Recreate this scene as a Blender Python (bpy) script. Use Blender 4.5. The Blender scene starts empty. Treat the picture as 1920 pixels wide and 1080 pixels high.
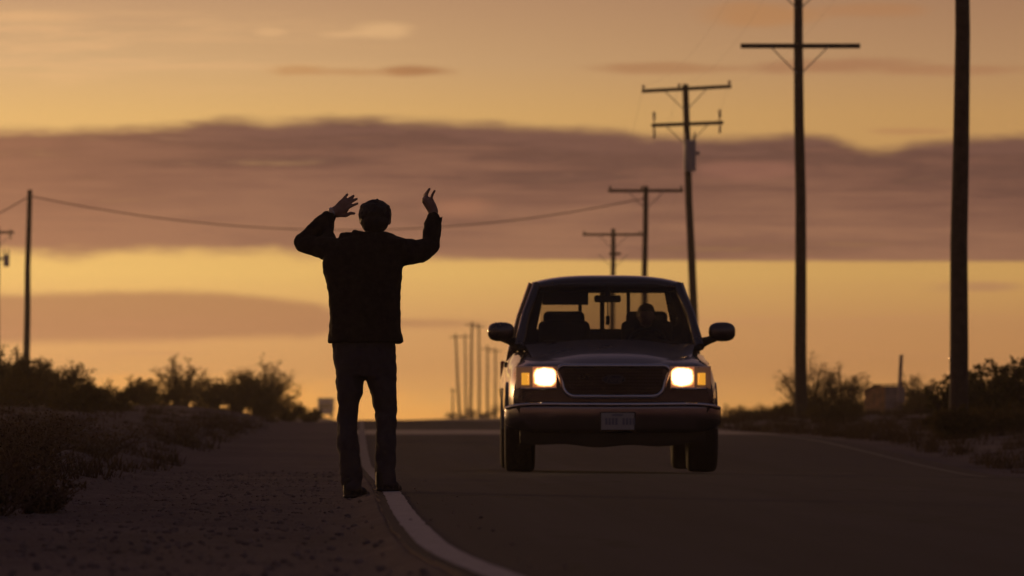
import bpy, bmesh, math, random
import numpy as np
from mathutils import Vector, Matrix, noise as mnoise

# ------------------------------------------------------------------ camera
F = 11000.0          # focal length in photograph pixels
CX, HY, CH = 960.0, 791.0, 0.44   # image centre x, horizon row, camera height (m)
scene = bpy.context.scene
C = scene.collection
cam_d = bpy.data.cameras.new('camera'); cam = bpy.data.objects.new('camera', cam_d); C.objects.link(cam)
cam.location = (0, 0, CH); cam.rotation_euler = (math.radians(90), 0, 0)
cam_d.sensor_width = 36.0; cam_d.lens = 36.0 * F / 1920.0
cam_d.shift_y = (HY - 540.0) / 1920.0
cam_d.clip_start = 0.5; cam_d.clip_end = 20000.0
cam_d.dof.use_dof = True; cam_d.dof.focus_distance = 38.5; cam_d.dof.aperture_fstop = 6.0
scene.camera = cam

def at(px, py, Z):
    return Vector(((px - CX) / F * Z, Z, CH + (HY - py) / F * Z))

def lin(r, g, b):
    f = lambda c: (c / 255 / 12.92) if c / 255 <= 0.04045 else ((c / 255 + 0.055) / 1.055) ** 2.4
    return (f(r), f(g), f(b), 1.0)

# ------------------------------------------------------------------ node helper
class S:
    """a socket with arithmetic"""
    def __init__(s, nt, o): s.nt, s.o = nt, o
    def _m(s, op, *a, rev=False):
        n = s.nt.nodes.new('ShaderNodeMath'); n.operation = op
        args = [s, *a]
        if rev: args = args[::-1]
        for i, v in enumerate(args):
            if isinstance(v, S): s.nt.links.new(v.o, n.inputs[i])
            else: n.inputs[i].default_value = v
        return S(s.nt, n.outputs[0])
    def __add__(s, o): return s._m('ADD', o)
    def __radd__(s, o): return s._m('ADD', o)
    def __sub__(s, o): return s._m('SUBTRACT', o)
    def __rsub__(s, o): return s._m('SUBTRACT', o, rev=True)
    def __mul__(s, o): return s._m('MULTIPLY', o)
    def __rmul__(s, o): return s._m('MULTIPLY', o)
    def __truediv__(s, o): return s._m('DIVIDE', o)
    def sm(s, a, b):
        n = s.nt.nodes.new('ShaderNodeMapRange'); n.interpolation_type = 'SMOOTHSTEP'
        s.nt.links.new(s.o, n.inputs['Value'])
        for k, v in (('From Min', a), ('From Max', b)):
            if isinstance(v, S): s.nt.links.new(v.o, n.inputs[k])
            else: n.inputs[k].default_value = v
        return S(s.nt, n.outputs['Result'])

def nnode(nt, t): return nt.nodes.new(t)
def mixc(nt, fac, a, b, blend='MIX'):
    n = nnode(nt, 'ShaderNodeMix'); n.data_type = 'RGBA'; n.blend_type = blend
    for i, v in ((0, fac), (6, a), (7, b)):
        if isinstance(v, S): nt.links.new(v.o, n.inputs[i])
        elif hasattr(v, 'is_output'): nt.links.new(v, n.inputs[i])
        else: n.inputs[i].default_value = v
    return S(nt, n.outputs[2])
def noise_tex(nt, vec, scale=1.0, detail=4, rough=0.5, dist=0.0):
    n = nnode(nt, 'ShaderNodeTexNoise'); nt.links.new(vec, n.inputs['Vector'])
    n.inputs['Scale'].default_value = scale; n.inputs['Detail'].default_value = detail
    n.inputs['Roughness'].default_value = rough; n.inputs['Distortion'].default_value = dist
    return S(nt, n.outputs['Fac'])
def vscale(nt, vec, x, y, z):
    n = nnode(nt, 'ShaderNodeVectorMath'); n.operation = 'MULTIPLY'
    nt.links.new(vec, n.inputs[0]); n.inputs[1].default_value = (x, y, z); return n.outputs[0]
def ramp(nt, fac, stops):
    n = nnode(nt, 'ShaderNodeValToRGB'); nt.links.new(fac.o, n.inputs[0])
    e = n.color_ramp.elements
    while len(e) < len(stops): e.new(0.5)
    for k, (p, c) in zip(e, stops): k.position = p; k.color = c
    return S(nt, n.outputs[0])

# ------------------------------------------------------------------ world: dusk sky with cloud bands
SUN_AZ, SUN_EL = -30.0, 3.0       # degrees: left of the road, low behind the clouds
W = bpy.data.worlds.new('World'); scene.world = W; W.use_nodes = True
nt = W.node_tree; nt.nodes.clear()
tc = nnode(nt, 'ShaderNodeTexCoord'); D = tc.outputs['Generated']
sep = nnode(nt, 'ShaderNodeSeparateXYZ'); nt.links.new(D, sep.inputs[0])
dx, dy, dz = (S(nt, sep.outputs[i]) for i in range(3))
RAD = 57.29578
AZ = dx._m('ARCTAN2', dy) * RAD
EL = dz._m('ARCSINE') * RAD
ax = lambda p: (p - CX) / F * RAD
ey = lambda p: (HY - p) / F * RAD

n_big = noise_tex(nt, vscale(nt, D, 26, 26, 90), 1, 3, 0.5) - 0.5
n_mid = noise_tex(nt, vscale(nt, D, 60, 60, 260), 1, 5, 0.55) - 0.5
n_fine = noise_tex(nt, vscale(nt, D, 190, 190, 620), 1, 5, 0.6) - 0.5
n_str = noise_tex(nt, vscale(nt, D, 24, 24, 420), 1, 6, 0.6, 0.4) - 0.5
n_wisp = noise_tex(nt, vscale(nt, D, 80, 80, 900), 1, 6, 0.62, 0.8) - 0.5

# clear sky behind the clouds, by elevation (0..5 degrees)
base = ramp(nt, EL / 5.0, [
    (0.0, lin(226, 158, 74)), (0.04, lin(218, 159, 84)), (0.10, lin(202, 147, 87)), (0.19, lin(204, 152, 94)),
    (0.29, lin(224, 178, 101)), (0.46, lin(219, 172, 102)), (0.60, lin(214, 169, 105)),
    (0.70, lin(200, 159, 112)), (0.83, lin(184, 143, 106)), (1.0, lin(174, 132, 100))])
# brighter and yellower towards the sun on the left, redder and dimmer to the right
side = AZ.sm(-4.5, 6.0)
base = mixc(nt, side * 0.85, base, mixc(nt, 1.0, base, (0.73, 0.66, 0.68, 1), 'MULTIPLY'))
# pale thin veil upper left
veil = EL.sm(ey(190), ey(120)) * (1.0 - EL.sm(ey(60), ey(0))) * (1.0 - AZ.sm(ax(100), ax(900)))
veil = veil * (n_str * 4.0 + n_mid * 1.5 + 0.35).sm(0.0, 0.9)
base = mixc(nt, veil * 0.42, base, lin(226, 176, 122))

def blob(x, y, rx, ry, n=None, amp=0.0):
    """soft elongated puff at photo position"""
    a = (AZ - ax(x)) / (rx / F * RAD); b = (EL - ey(y)) / (ry / F * RAD)
    d = (a * a + b * b)._m('SQRT')
    if n is not None: d = d + n * amp
    return 1.0 - d.sm(0.25, 1.15)

def fcurve(val, pts, lo, hi, vlo, vhi):
    n = nnode(nt, 'ShaderNodeFloatCurve')
    nt.links.new(((val - lo) / (hi - lo)).o, n.inputs['Value'])
    c = n.mapping.curves[0]
    P = [((a - lo) / (hi - lo), (b - vlo) / (vhi - vlo)) for a, b in pts]
    while len(c.points) < len(P): c.points.new(0.5, 0.5)
    for k, p in zip(c.points, P): k.location = p
    n.mapping.update()
    return S(nt, n.outputs[0]) * (vhi - vlo) + vlo

# long main cloud bank
top = fcurve(AZ, [(ax(a), ey(b)) for a, b in ((-300, 262), (0, 250), (180, 243), (330, 240), (440, 224), (520, 231), (640, 224),
        (760, 229), (900, 231), (1000, 240), (1120, 243), (1250, 257), (1400, 262), (1520, 256), (1590, 272), (1640, 282), (1720, 270), (1900, 260), (2300, 250))],
        ax(-300), ax(2300), 2.0, 3.6)
top = top + n_mid * 0.11 + n_fine * 0.07
bot = fcurve(AZ, [(ax(a), ey(b)) for a, b in ((-300, 480), (0, 470), (150, 478), (300, 468), (480, 474), (620, 480), (900, 486), (1300, 489), (2300, 492))],
        ax(-300), ax(2300), 1.2, 2.2)
lsoft = 1.0 - AZ.sm(ax(500), ax(1100))
bot = bot + (n_mid * 0.22 + n_fine * 0.1) * (lsoft * 0.9 + 0.1)
soft = lsoft * 0.07 + 0.025
top = top + n_wisp * 0.10
m1 = EL.sm(bot - soft, bot + soft) * (1.0 - EL.sm(top - 0.08, top + 0.08))
m1 = m1 * (1.0 - (n_str * 1.2 + n_wisp * 0.8).sm(0.12, 0.5) * 0.35)
depth = (EL - 1.6) / 1.25
dcol = depth + n_big * 0.9 + n_str * 1.5 + n_wisp * 0.6 + AZ * 0.035
ccol = ramp(nt, dcol, [(0.0, lin(148, 104, 80)), (0.3, lin(135, 94, 75)), (0.62, lin(120, 82, 68)), (0.85, lin(101, 69, 60)), (1.0, lin(113, 78, 67))])
left_warm = 1.0 - AZ.sm(ax(-200), ax(700))
ccol = mixc(nt, left_warm * 0.45, ccol, lin(162, 109, 76))
sky = mixc(nt, m1 * 0.98, base, ccol)

# lower bank on the left, thinning into a tail
hh = fcurve(AZ, [(ax(a), b) for a, b in ((-900, 0.25), (0, 0.24), (350, 0.24), (560, 0.19), (640, 0.10), (720, 0.05), (860, 0.03), (1000, 0.0), (2300, 0.0))], ax(-900), ax(2300), 0.0, 0.5)
cen = fcurve(AZ, [(ax(a), ey(b)) for a, b in ((-900, 600), (0, 598), (400, 592), (640, 603), (860, 606), (2300, 610))], ax(-900), ax(2300), 0.5, 1.5)
dd = (EL - cen)._m('ABSOLUTE') + n_mid * 0.10 + n_fine * 0.04
m2 = 1.0 - dd.sm(hh - 0.07, hh + 0.05)
m2 = m2 * hh.sm(0.0, 0.04)
sky = mixc(nt, m2 * 0.80, sky, lin(160, 110, 76))
# faint horizontal streaks low on the right and everywhere
st = (n_str + n_big * 0.4).sm(0.02, 0.3) * (1.0 - EL.sm(1.3, 1.55))
sky = mixc(nt, st * 0.40, sky, lin(186, 128, 90))
# thin dark streaks and pale puffs
for (x, y, rx, ry, col, op) in ((770, 133, 90, 13, (158, 105, 66), .75), (560, 132, 70, 12, (186, 134, 84), .6), (660, 136, 140, 10, (180, 128, 82), .5),
        (1240, 128, 150, 12, (166, 116, 78), .62), (1560, 126, 220, 18, (160, 108, 76), .62), (1750, 134, 200, 12, (165, 112, 78), .5),
        (1420, 32, 130, 24, (182, 124, 72), .5), (1640, 22, 130, 14, (176, 118, 72), .4), (1700, 248, 90, 8, (178, 124, 84), .5), (1830, 540, 120, 14, (160, 108, 86), .5),
        (715, 60, 70, 17, (222, 176, 124), .6), (640, 66, 60, 10, (218, 172, 122), .5), (508, 62, 36, 10, (216, 170, 120), .55),
        (60, 36, 130, 16, (216, 168, 116), .5), (250, 775, 620, 75, (236, 160, 70), .6), (780, 780, 260, 50, (226, 160, 82), .35), (860, 388, 90, 26, (172, 116, 86), .45), (1390, 320, 130, 22, (158, 106, 86), .5)):
    sky = mixc(nt, blob(x, y, rx, ry, n_mid, 1.6) * op, sky, lin(*col))

# rest of the dome: physical dusk sky, dim purple away from the sun
nish = nnode(nt, 'ShaderNodeTexSky'); nish.sky_type = 'NISHITA'; nish.sun_disc = False
nish.sun_elevation = math.radians(SUN_EL); nish.sun_rotation = math.radians(SUN_AZ)
nish.air_density = 1.4; nish.dust_density = 2.5; nish.ozone_density = 1.5
SKY_K = 0.062
nis = mixc(nt, 1.0, S(nt, nish.outputs[0]), (SKY_K * 1.38, SKY_K * 0.88, SKY_K * 1.15, 1), 'MULTIPLY')
over = (n_big * 1.6 + n_mid * 0.6 + 0.1).sm(0.0, 0.6)
nis = mixc(nt, over * 0.45, nis, (0.11, 0.072, 0.085, 1))
cosd = (AZ - SUN_AZ)._m('MULTIPLY', 1 / RAD)._m('COSINE')
away = 1.0 - cosd.sm(-0.15, 0.85)
sky = mixc(nt, away, sky, mixc(nt, 1.0, sky, (0.32, 0.25, 0.34, 1), 'MULTIPLY'))
dsun = (AZ - SUN_AZ) / 15.0
glow = (dsun * dsun * -1.0)._m('EXPONENT') * (1.0 - EL.sm(2.0, 14.0))
gl_n = nnode(nt, 'ShaderNodeVectorMath'); gl_n.operation = 'SCALE'; nt.links.new(sky.o, gl_n.inputs[0]); low = EL / 1.15
bright_low = (low * low * -1.0)._m('EXPONENT') * 0.32 + 1.02
nt.links.new(((glow * 3.2 + 1.0) * bright_low).o, gl_n.inputs['Scale'])
sky = S(nt, gl_n.outputs[0])
sky = mixc(nt, EL.sm(4.6, 16.0), sky, nis)
bg = nnode(nt, 'ShaderNodeBackground'); nt.links.new(sky.o, bg.inputs[0]); bg.inputs[1].default_value = 1.0
out = nnode(nt, 'ShaderNodeOutputWorld'); nt.links.new(bg.outputs[0], out.inputs[0])
W.cycles.sampling_method = 'MANUAL'; W.cycles.sample_map_resolution = 2048

# ------------------------------------------------------------------ sun (weak, behind the cloud bank)
sl = bpy.data.lights.new('sun', 'SUN'); sun = bpy.data.objects.new('sun', sl); C.objects.link(sun)
sl.energy = 0.6; sl.angle = math.radians(4.0); sl.color = (1.0, 0.55, 0.22)
sd = Vector((math.sin(math.radians(SUN_AZ)) * math.cos(math.radians(SUN_EL)), math.cos(math.radians(SUN_AZ)) * math.cos(math.radians(SUN_EL)), math.sin(math.radians(SUN_EL))))
sun.rotation_euler = sd.to_track_quat('Z', 'Y').to_euler(); sun.location = sd * 60

vs = scene.view_settings
scene.display_settings.display_device = 'sRGB'
vs.view_transform = 'Standard'; vs.look = 'None'; vs.exposure = 0.0; vs.gamma = 1.0; vs.use_curve_mapping = False
scene.render.filter_size = 1.7
scene.cycles.use_denoising = True
scene.cycles.max_bounces = 8; scene.cycles.transparent_max_bounces = 24

# ------------------------------------------------------------------ helpers
MATS = {}
def mat(name, col, rough=0.7, metal=0.0, var=0.25, scale=20.0, bump=0.0, bscale=80.0, spec=0.5, coat=0.0, trans=0.0, emit=None, estr=0.0, col2=None):
    if name in MATS: return MATS[name]
    m = bpy.data.materials.new(name); m.use_nodes = True
    t = m.node_tree; b = t.nodes['Principled BSDF']
    tcn = t.nodes.new('ShaderNodeTexCoord')
    n = noise_tex(t, tcn.outputs['Object'], scale, 5, 0.6)
    c2 = col2 or tuple(c * (1 - var) for c in col)
    c1 = tuple(min(1, c * (1 + var)) for c in col) if not col2 else col
    cr = mixc(t, n.sm(0.25, 0.75), (*c2, 1), (*c1, 1))
    t.links.new(cr.o, b.inputs['Base Color'])
    rr = n * 0.2 + (rough - 0.1)
    t.links.new(rr.o, b.inputs['Roughness'])
    b.inputs['Metallic'].default_value = metal
    b.inputs['Specular IOR Level'].default_value = spec
    b.inputs['Coat Weight'].default_value = coat; b.inputs['Coat Roughness'].default_value = 0.05
    if emit:
        b.inputs['Emission Color'].default_value = (*emit, 1); b.inputs['Emission Strength'].default_value = estr
    if bump:
        n2 = noise_tex(t, tcn.outputs['Object'], bscale, 4, 0.6)
        bn = t.nodes.new('ShaderNodeBump'); bn.inputs['Strength'].default_value = bump; bn.inputs['Distance'].default_value = 0.02
        t.links.new(n2.o, bn.inputs['Height']); t.links.new(bn.outputs[0], b.inputs['Normal'])
    MATS[name] = m
    return m

def leaf_mat(name, col, col2, trans):
    m = bpy.data.materials.new(name); m.use_nodes = True; t = m.node_tree
    t.nodes.remove(t.nodes['Principled BSDF']); o = t.nodes['Material Output']
    g = t.nodes.new('ShaderNodeNewGeometry')
    cr = mixc(t, S(t, g.outputs['Random Per Island']), (*col, 1), (*col2, 1))
    d = t.nodes.new('ShaderNodeBsdfDiffuse'); tr = t.nodes.new('ShaderNodeBsdfTranslucent'); mx = t.nodes.new('ShaderNodeMixShader')
    t.links.new(cr.o, d.inputs[0]); t.links.new(cr.o, tr.inputs[0]); mx.inputs[0].default_value = trans
    t.links.new(d.outputs[0], mx.inputs[1]); t.links.new(tr.outputs[0], mx.inputs[2]); t.links.new(mx.outputs[0], o.inputs[0])
    MATS[name] = m
    return m

def glass_mat(name, tint, gloss=0.02):
    m = bpy.data.materials.new(name); m.use_nodes = True; t = m.node_tree
    t.nodes.remove(t.nodes['Principled BSDF']); o = t.nodes['Material Output']
    tr = t.nodes.new('ShaderNodeBsdfTransparent'); gl = t.nodes.new('ShaderNodeBsdfGlossy'); mx = t.nodes.new('ShaderNodeMixShader')
    tcn = t.nodes.new('ShaderNodeTexCoord'); nn = noise_tex(t, tcn.outputs['Object'], 5.0, 4, 0.6)
    cr = mixc(t, nn, (*[c * 0.9 for c in tint], 1), (*tint, 1)); t.links.new(cr.o, tr.inputs[0])
    gl.inputs['Roughness'].default_value = gloss; gl.inputs[0].default_value = (0.9, 0.9, 0.9, 1)
    fr = t.nodes.new('ShaderNodeFresnel'); fr.inputs[0].default_value = 1.45
    t.links.new(fr.outputs[0], mx.inputs[0]); t.links.new(tr.outputs[0], mx.inputs[1]); t.links.new(gl.outputs[0], mx.inputs[2])
    ds = t.nodes.new('ShaderNodeBsdfTranslucent'); ds.inputs[0].default_value = (0.55, 0.5, 0.46, 1); m3 = t.nodes.new('ShaderNodeMixShader')
    dn = (noise_tex(t, tcn.outputs['Object'], 3.0, 5, 0.65) * 0.14); t.links.new(dn.o, m3.inputs[0]); t.links.new(mx.outputs[0], m3.inputs[1]); t.links.new(ds.outputs[0], m3.inputs[2])
    t.links.new(m3.outputs[0], o.inputs[0]); MATS[name] = m
    return m

def tag(o, label=None, cat=None, group=None, kind=None):
    if label: o['label'] = label
    if cat: o['category'] = cat
    if group: o['group'] = group
    if kind: o['kind'] = kind
    return o
def empty(name, loc=(0, 0, 0), rz=0.0):
    o = bpy.data.objects.new(name, None); C.objects.link(o); o.location = loc; o.rotation_euler = (0, 0, rz); o.empty_display_size = 0.2
    return o
def obj(name, me, material, parent=None, smooth=False):
    if isinstance(me, bmesh.types.BMesh):
        b = me; me = bpy.data.meshes.new(name)
        bmesh.ops.recalc_face_normals(b, faces=b.faces[:]); b.to_mesh(me); b.free()
    if smooth:
        me.polygons.foreach_set('use_smooth', [True] * len(me.polygons))
    if material and not me.materials: me.materials.append(material)
    o = bpy.data.objects.new(name, me); C.objects.link(o)
    if parent: o.parent = parent
    return o
def pydata(name, v, f):
    me = bpy.data.meshes.new(name); me.from_pydata(v, [], f); me.update(); return me
def shade(o, ang=40):
    me = o.data
    me.polygons.foreach_set('use_smooth', [True] * len(me.polygons))
    bm = bmesh.new(); bm.from_mesh(me)
    for e in bm.edges:
        if len(e.link_faces) == 2 and e.calc_face_angle(0) > math.radians(ang): e.smooth = False
    bm.to_mesh(me); bm.free()
    return o

def box(bm, c, s, bev=0.0, rot=None, seg=2):
    r = bmesh.ops.create_cube(bm, size=1.0); vs_ = r['verts']
    for v in vs_: v.co = Vector((v.co.x * s[0], v.co.y * s[1], v.co.z * s[2]))
    if bev > 0:
        es = list({e for v in vs_ for e in v.link_edges})
        rb = bmesh.ops.bevel(bm, geom=es, offset=bev, segments=seg, profile=0.5, affect='EDGES')
        vs_ = list({v for f in rb['faces'] for v in f.verts} | {v for v in vs_ if v.is_valid})
    M = Matrix.Translation(Vector(c)) @ (rot.to_4x4() if rot else Matrix())
    bmesh.ops.transform(bm, matrix=M, verts=[v for v in vs_ if v.is_valid])
def tube(bm, pts, rad, n=8, caps=True, closed=False, flat=None):
    """sweep a circle along points; rad number or list"""
    pts = [Vector(p) for p in pts]; m = len(pts)
    if not hasattr(rad, '__len__'): rad = [rad] * m
    rings = []; prev = None
    for i, p in enumerate(pts):
        a = pts[(i - 1) % m] if (closed or i > 0) else p
        b = pts[(i + 1) % m] if (closed or i < m - 1) else p
        t = (b - a).normalized()
        if prev is None:
            up = Vector((0, 0, 1)) if abs(t.z) < 0.9 else Vector((1, 0, 0))
            nx = t.cross(up).normalized()
        else:
            nx = (prev - t * prev.dot(t)).normalized()
        prev = nx; ny = t.cross(nx)
        rr = rad[i]
        rings.append([bm.verts.new(p + (nx * math.cos(2 * math.pi * k / n) + ny * math.sin(2 * math.pi * k / n)) * rr) for k in range(n)])
    for i in range(m if closed else m - 1):
        A, B = rings[i], rings[(i + 1) % m]
        for k in range(n): bm.faces.new((A[k], A[(k + 1) % n], B[(k + 1) % n], B[k]))
    if caps and not closed:
        bm.faces.new(rings[0][::-1]); bm.faces.new(rings[-1])
    return rings
def loft(bm, rings, closed=True, caps=True):
    R = [[bm.verts.new(p) for p in r] for r in rings]
    n = len(R[0])
    for A, B in zip(R[:-1], R[1:]):
        for k in range(n if closed else n - 1): bm.faces.new((A[k], A[(k + 1) % n], B[(k + 1) % n], B[k]))
    if caps and closed:
        bm.faces.new(R[0][::-1]); bm.faces.new(R[-1])
def lathe_x(bm, prof, n=32, x0=0.0, c=(0, 0)):
    """prof: (x, r) list, revolve about the x axis"""
    rings = [[Vector((x0 + x, c[0] + r * math.cos(2 * math.pi * k / n), c[1] + r * math.sin(2 * math.pi * k / n))) for k in range(n)] for x, r in prof]
    loft(bm, rings, True, False)

# ------------------------------------------------------------------ terrain functions
def interp(tab):
    xs = np.array([a for a, _ in tab], float); ys = np.array([b for _, b in tab], float)
    h = np.diff(xs); d = np.diff(ys) / h; m = np.zeros(len(xs))
    m[0], m[-1] = d[0], d[-1]
    for i in range(1, len(xs) - 1):
        if d[i - 1] * d[i] > 0:
            w1, w2 = 2 * h[i] + h[i - 1], h[i] + 2 * h[i - 1]
            m[i] = (w1 + w2) / (w1 / d[i - 1] + w2 / d[i])
    def f(x):
        i = min(max(int(np.searchsorted(xs, x)) - 1, 0), len(xs) - 2)
        if x <= xs[0]: return float(ys[0] + m[0] * (x - xs[0]))
        if x >= xs[-1]: return float(ys[-1] + m[-1] * (x - xs[-1]))
        t = (x - xs[i]) / h[i]
        return float((2*t**3-3*t*t+1)*ys[i] + (t**3-2*t*t+t)*h[i]*m[i] + (-2*t**3+3*t*t)*ys[i+1] + (t**3-t*t)*h[i]*m[i+1])
    return f
XL = interp([(-200, 3.0), (0, 0.95), (8, 0.62), (13, 0.25), (17.04, -0.055), (20.25, -0.25), (23.2, -0.36), (28.6, -0.53), (35.85, -0.73), (54.4, -1.30), (75, -1.88),
             (100, -2.55), (150, -3.85), (300, -8.0), (700, -19.0), (2000, -60), (7000, -210)])
PZ = interp([(-200, 0), (0, 0), (40, 0), (54, -0.02), (67, -0.06), (85, 0.06), (103, 0.19), (115, 0.235), (128, 0.26), (137, 0.32), (150, 0.462), (163, 0.475),
             (200, 0.25), (300, -0.8), (420, -0.8), (600, 0.3), (720, 0.60), (900, 0.72), (1500, 0.6), (3000, 0.4), (7000, 0.0)])
BL = interp([(0, 0), (0.5, 0.10), (1.1, 0.27), (2.2, 0.45), (4.5, 0.60), (9, 0.72), (18, 0.9), (40, 1.0), (100, 0.6), (400, 0.3)])
BR = interp([(0, 0), (1.2, 0.0), (2.5, 0.06), (5, 0.16), (10, 0.30), (25, 0.5), (80, 0.6), (400, 0.3)])
ULE, URE = -0.10, 7.75          # asphalt edges, measured from the left white line
def ss(a, b, x):
    t = min(max((x - a) / (b - a), 0), 1); return t * t * (3 - 2 * t)
def road_z(u, Y):
    return PZ(Y) - 0.028 * max(u - 1.6, 0) * ss(44, 66, Y) * (1 - ss(70, 98, Y))
def ground_z(u, Y):
    z = road_z(min(u, 9.0), Y)
    X = XL(Y) + u
    if u < ULE:
        z -= 0.003 + 0.042 * ss(0.0, 0.17, ULE - u)
        e = -2.05 - u + 0.35 * mnoise.noise(Vector((X * 0.5, Y * 0.13, 3.1)))
        if e > 0: z += BL(e) * (0.85 + 0.25 * mnoise.noise(Vector((X * 0.12, Y * 0.035, 9.0))))
        a = ss(0.0, 3.0, -2.0 - u)
        z += 0.012 * mnoise.noise(Vector((X * 2.2, Y * 1.1, 0.3))) + a * 0.09 * mnoise.noise(Vector((X * 0.7, Y * 0.3, 5)))
    elif u > URE:
        z -= 0.045
        e = u - URE
        z += BR(e)
        a = ss(0.5, 4.0, e)
        z += 0.012 * mnoise.noise(Vector((X * 2.2, Y * 1.1, 0.3))) + a * 0.08 * mnoise.noise(Vector((X * 0.6, Y * 0.25, 7)))
    else:
        z -= 0.075
    return z
def gz(X, Y): return ground_z(X - XL(Y), Y)

YS = np.concatenate([np.arange(-150, 6, 8), np.arange(6, 60, 0.5), np.arange(60, 200, 1.0), np.arange(200, 400, 5), np.arange(400, 1300, 25), np.arange(1300, 1601, 50)]).tolist()
US = (list(np.array([-600, -400, -260, -140, -80, -50, -35, -25, -18])) + list(np.arange(-14, -5, 0.75)) + list(np.arange(-5, -0.45, 0.2)) + [ULE - 0.3, ULE - 0.15, ULE - 0.1, ULE - 0.06, ULE - 0.02, ULE - 0.005, ULE + 0.05, 1.2, 2.8, 4.4, 6.0, URE - 0.05, URE + 0.005, URE + 0.06]
      + list(np.arange(8.1, 14, 0.4)) + list(np.arange(14, 24, 1.0)) + [26, 32, 45, 70, 120, 260, 400, 600])
def sheet(name, us, ys, zf, material, label, kind='structure', cat=None):
    v = []; f = []; n = len(us)
    for y in ys:
        xl = XL(y)
        for u in us: v.append((xl + u, y, zf(u, y)))
    for j in range(len(ys) - 1):
        for i in range(n - 1):
            a = j * n + i; f.append((a, a + 1, a + n + 1, a + n))
    me = pydata(name, v, f); o = obj(name, me, material, smooth=True)
    return tag(o, label, cat, kind=kind)

# ground materials
def dirt_material():
    m = bpy.data.materials.new('desert_dirt'); m.use_nodes = True; t = m.node_tree; b = t.nodes['Principled BSDF']
    tcn = t.nodes.new('ShaderNodeTexCoord'); O = tcn.outputs['Object']
    big = noise_tex(t, O, 0.35, 5, 0.6); mid = noise_tex(t, O, 3.0, 6, 0.65); fine = noise_tex(t, O, 32.0, 5, 0.75)
    c = mixc(t, (big * 0.6 + mid * 0.6).sm(0.35, 0.85), (0.14, 0.112, 0.108, 1), (0.27, 0.215, 0.205, 1))
    c = mixc(t, fine.sm(0.35, 0.7), mixc(t, 1.0, c, (0.55, 0.52, 0.5, 1), 'MULTIPLY'), c)
    t.links.new(c.o, b.inputs['Base Color']); b.inputs['Roughness'].default_value = 0.95; b.inputs['Specular IOR Level'].default_value = 0.15
    bn = t.nodes.new('ShaderNodeBump'); bn.inputs['Strength'].default_value = 0.9; bn.inputs['Distance'].default_value = 0.03
    hsum = fine * 0.5 + mid * 0.8; t.links.new(hsum.o, bn.inputs['Height']); t.links.new(bn.outputs[0], b.inputs['Normal'])
    return m
def asphalt_material():
    m = bpy.data.materials.new('old_asphalt'); m.use_nodes = True; t = m.node_tree; b = t.nodes['Principled BSDF']
    tcn = t.nodes.new('ShaderNodeTexCoord'); O = tcn.outputs['Object']
    st_ = noise_tex(t, vscale(t, O, 1.6, 0.05, 1), 1, 4, 0.6); mid = noise_tex(t, O, 1.1, 6, 0.65); fine = noise_tex(t, O, 120.0, 3, 0.7)
    c = mixc(t, (st_ * 0.6 + mid * 0.5).sm(0.35, 0.8), (0.026, 0.0225, 0.030, 1), (0.047, 0.040, 0.051, 1))
    c = mixc(t, fine.sm(0.5, 0.8), c, (0.10, 0.088, 0.098, 1))
    pat = noise_tex(t, vscale(t, O, 0.35, 0.11, 1), 1, 6, 0.7)
    c = mixc(t, pat.sm(0.38, 0.66), mixc(t, 1.0, c, (0.55, 0.55, 0.57, 1), 'MULTIPLY'), c)
    wv = t.nodes.new('ShaderNodeTexVoronoi'); wv.feature = 'DISTANCE_TO_EDGE'; wv.inputs['Scale'].default_value = 0.32
    nz = t.nodes.new('ShaderNodeTexNoise'); nz.inputs['Scale'].default_value = 0.9; nz.inputs['Detail'].default_value = 5; t.links.new(O, nz.inputs['Vector'])
    va = t.nodes.new('ShaderNodeVectorMath'); va.operation = 'ADD'; t.links.new(O, va.inputs[0]); t.links.new(nz.outputs['Color'], va.inputs[1]); t.links.new(va.outputs[0], wv.inputs['Vector'])
    crack = (1.0 - S(t, wv.outputs['Distance']).sm(0.004, 0.016)) * noise_tex(t, O, 0.22, 2, 0.5).sm(0.42, 0.6)
    c = mixc(t, crack, c, (0.010, 0.009, 0.009, 1))
    t.links.new(c.o, b.inputs['Base Color'])
    sx = t.nodes.new('ShaderNodeSeparateXYZ'); t.links.new(O, sx.inputs[0]); ox, oy = S(t, sx.outputs[0]), S(t, sx.outputs[1])
    cv = t.nodes.new('ShaderNodeCombineXYZ'); t.links.new((ox + oy * 0.0262).o, cv.inputs[0]); t.links.new((oy * 0.012).o, cv.inputs[1])
    trk = noise_tex(t, cv.outputs[0], 1.5, 4, 0.6)
    c = mixc(t, trk.sm(0.40, 0.60), mixc(t, 1.0, c, (0.6, 0.6, 0.62, 1), 'MULTIPLY'), c); t.links.new(c.o, b.inputs['Base Color'])
    # stretch made smoother to add a bright sheen strip just before the crest
    pol = oy.sm(104, 110) * (1.0 - oy.sm(127, 131))
    rr = mid * 0.14 + pat * 0.28 + 0.55 - pol * 0.36; t.links.new(rr.o, b.inputs['Roughness']); b.inputs['Specular IOR Level'].default_value = 0.16
    bn = t.nodes.new('ShaderNodeBump'); bn.inputs['Strength'].default_value = 0.25; bn.inputs['Distance'].default_value = 0.004
    t.links.new(fine.o, bn.inputs['Height']); t.links.new(bn.outputs[0], b.inputs['Normal'])
    return m
M_dirt = dirt_material(); M_asph = asphalt_material()
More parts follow.
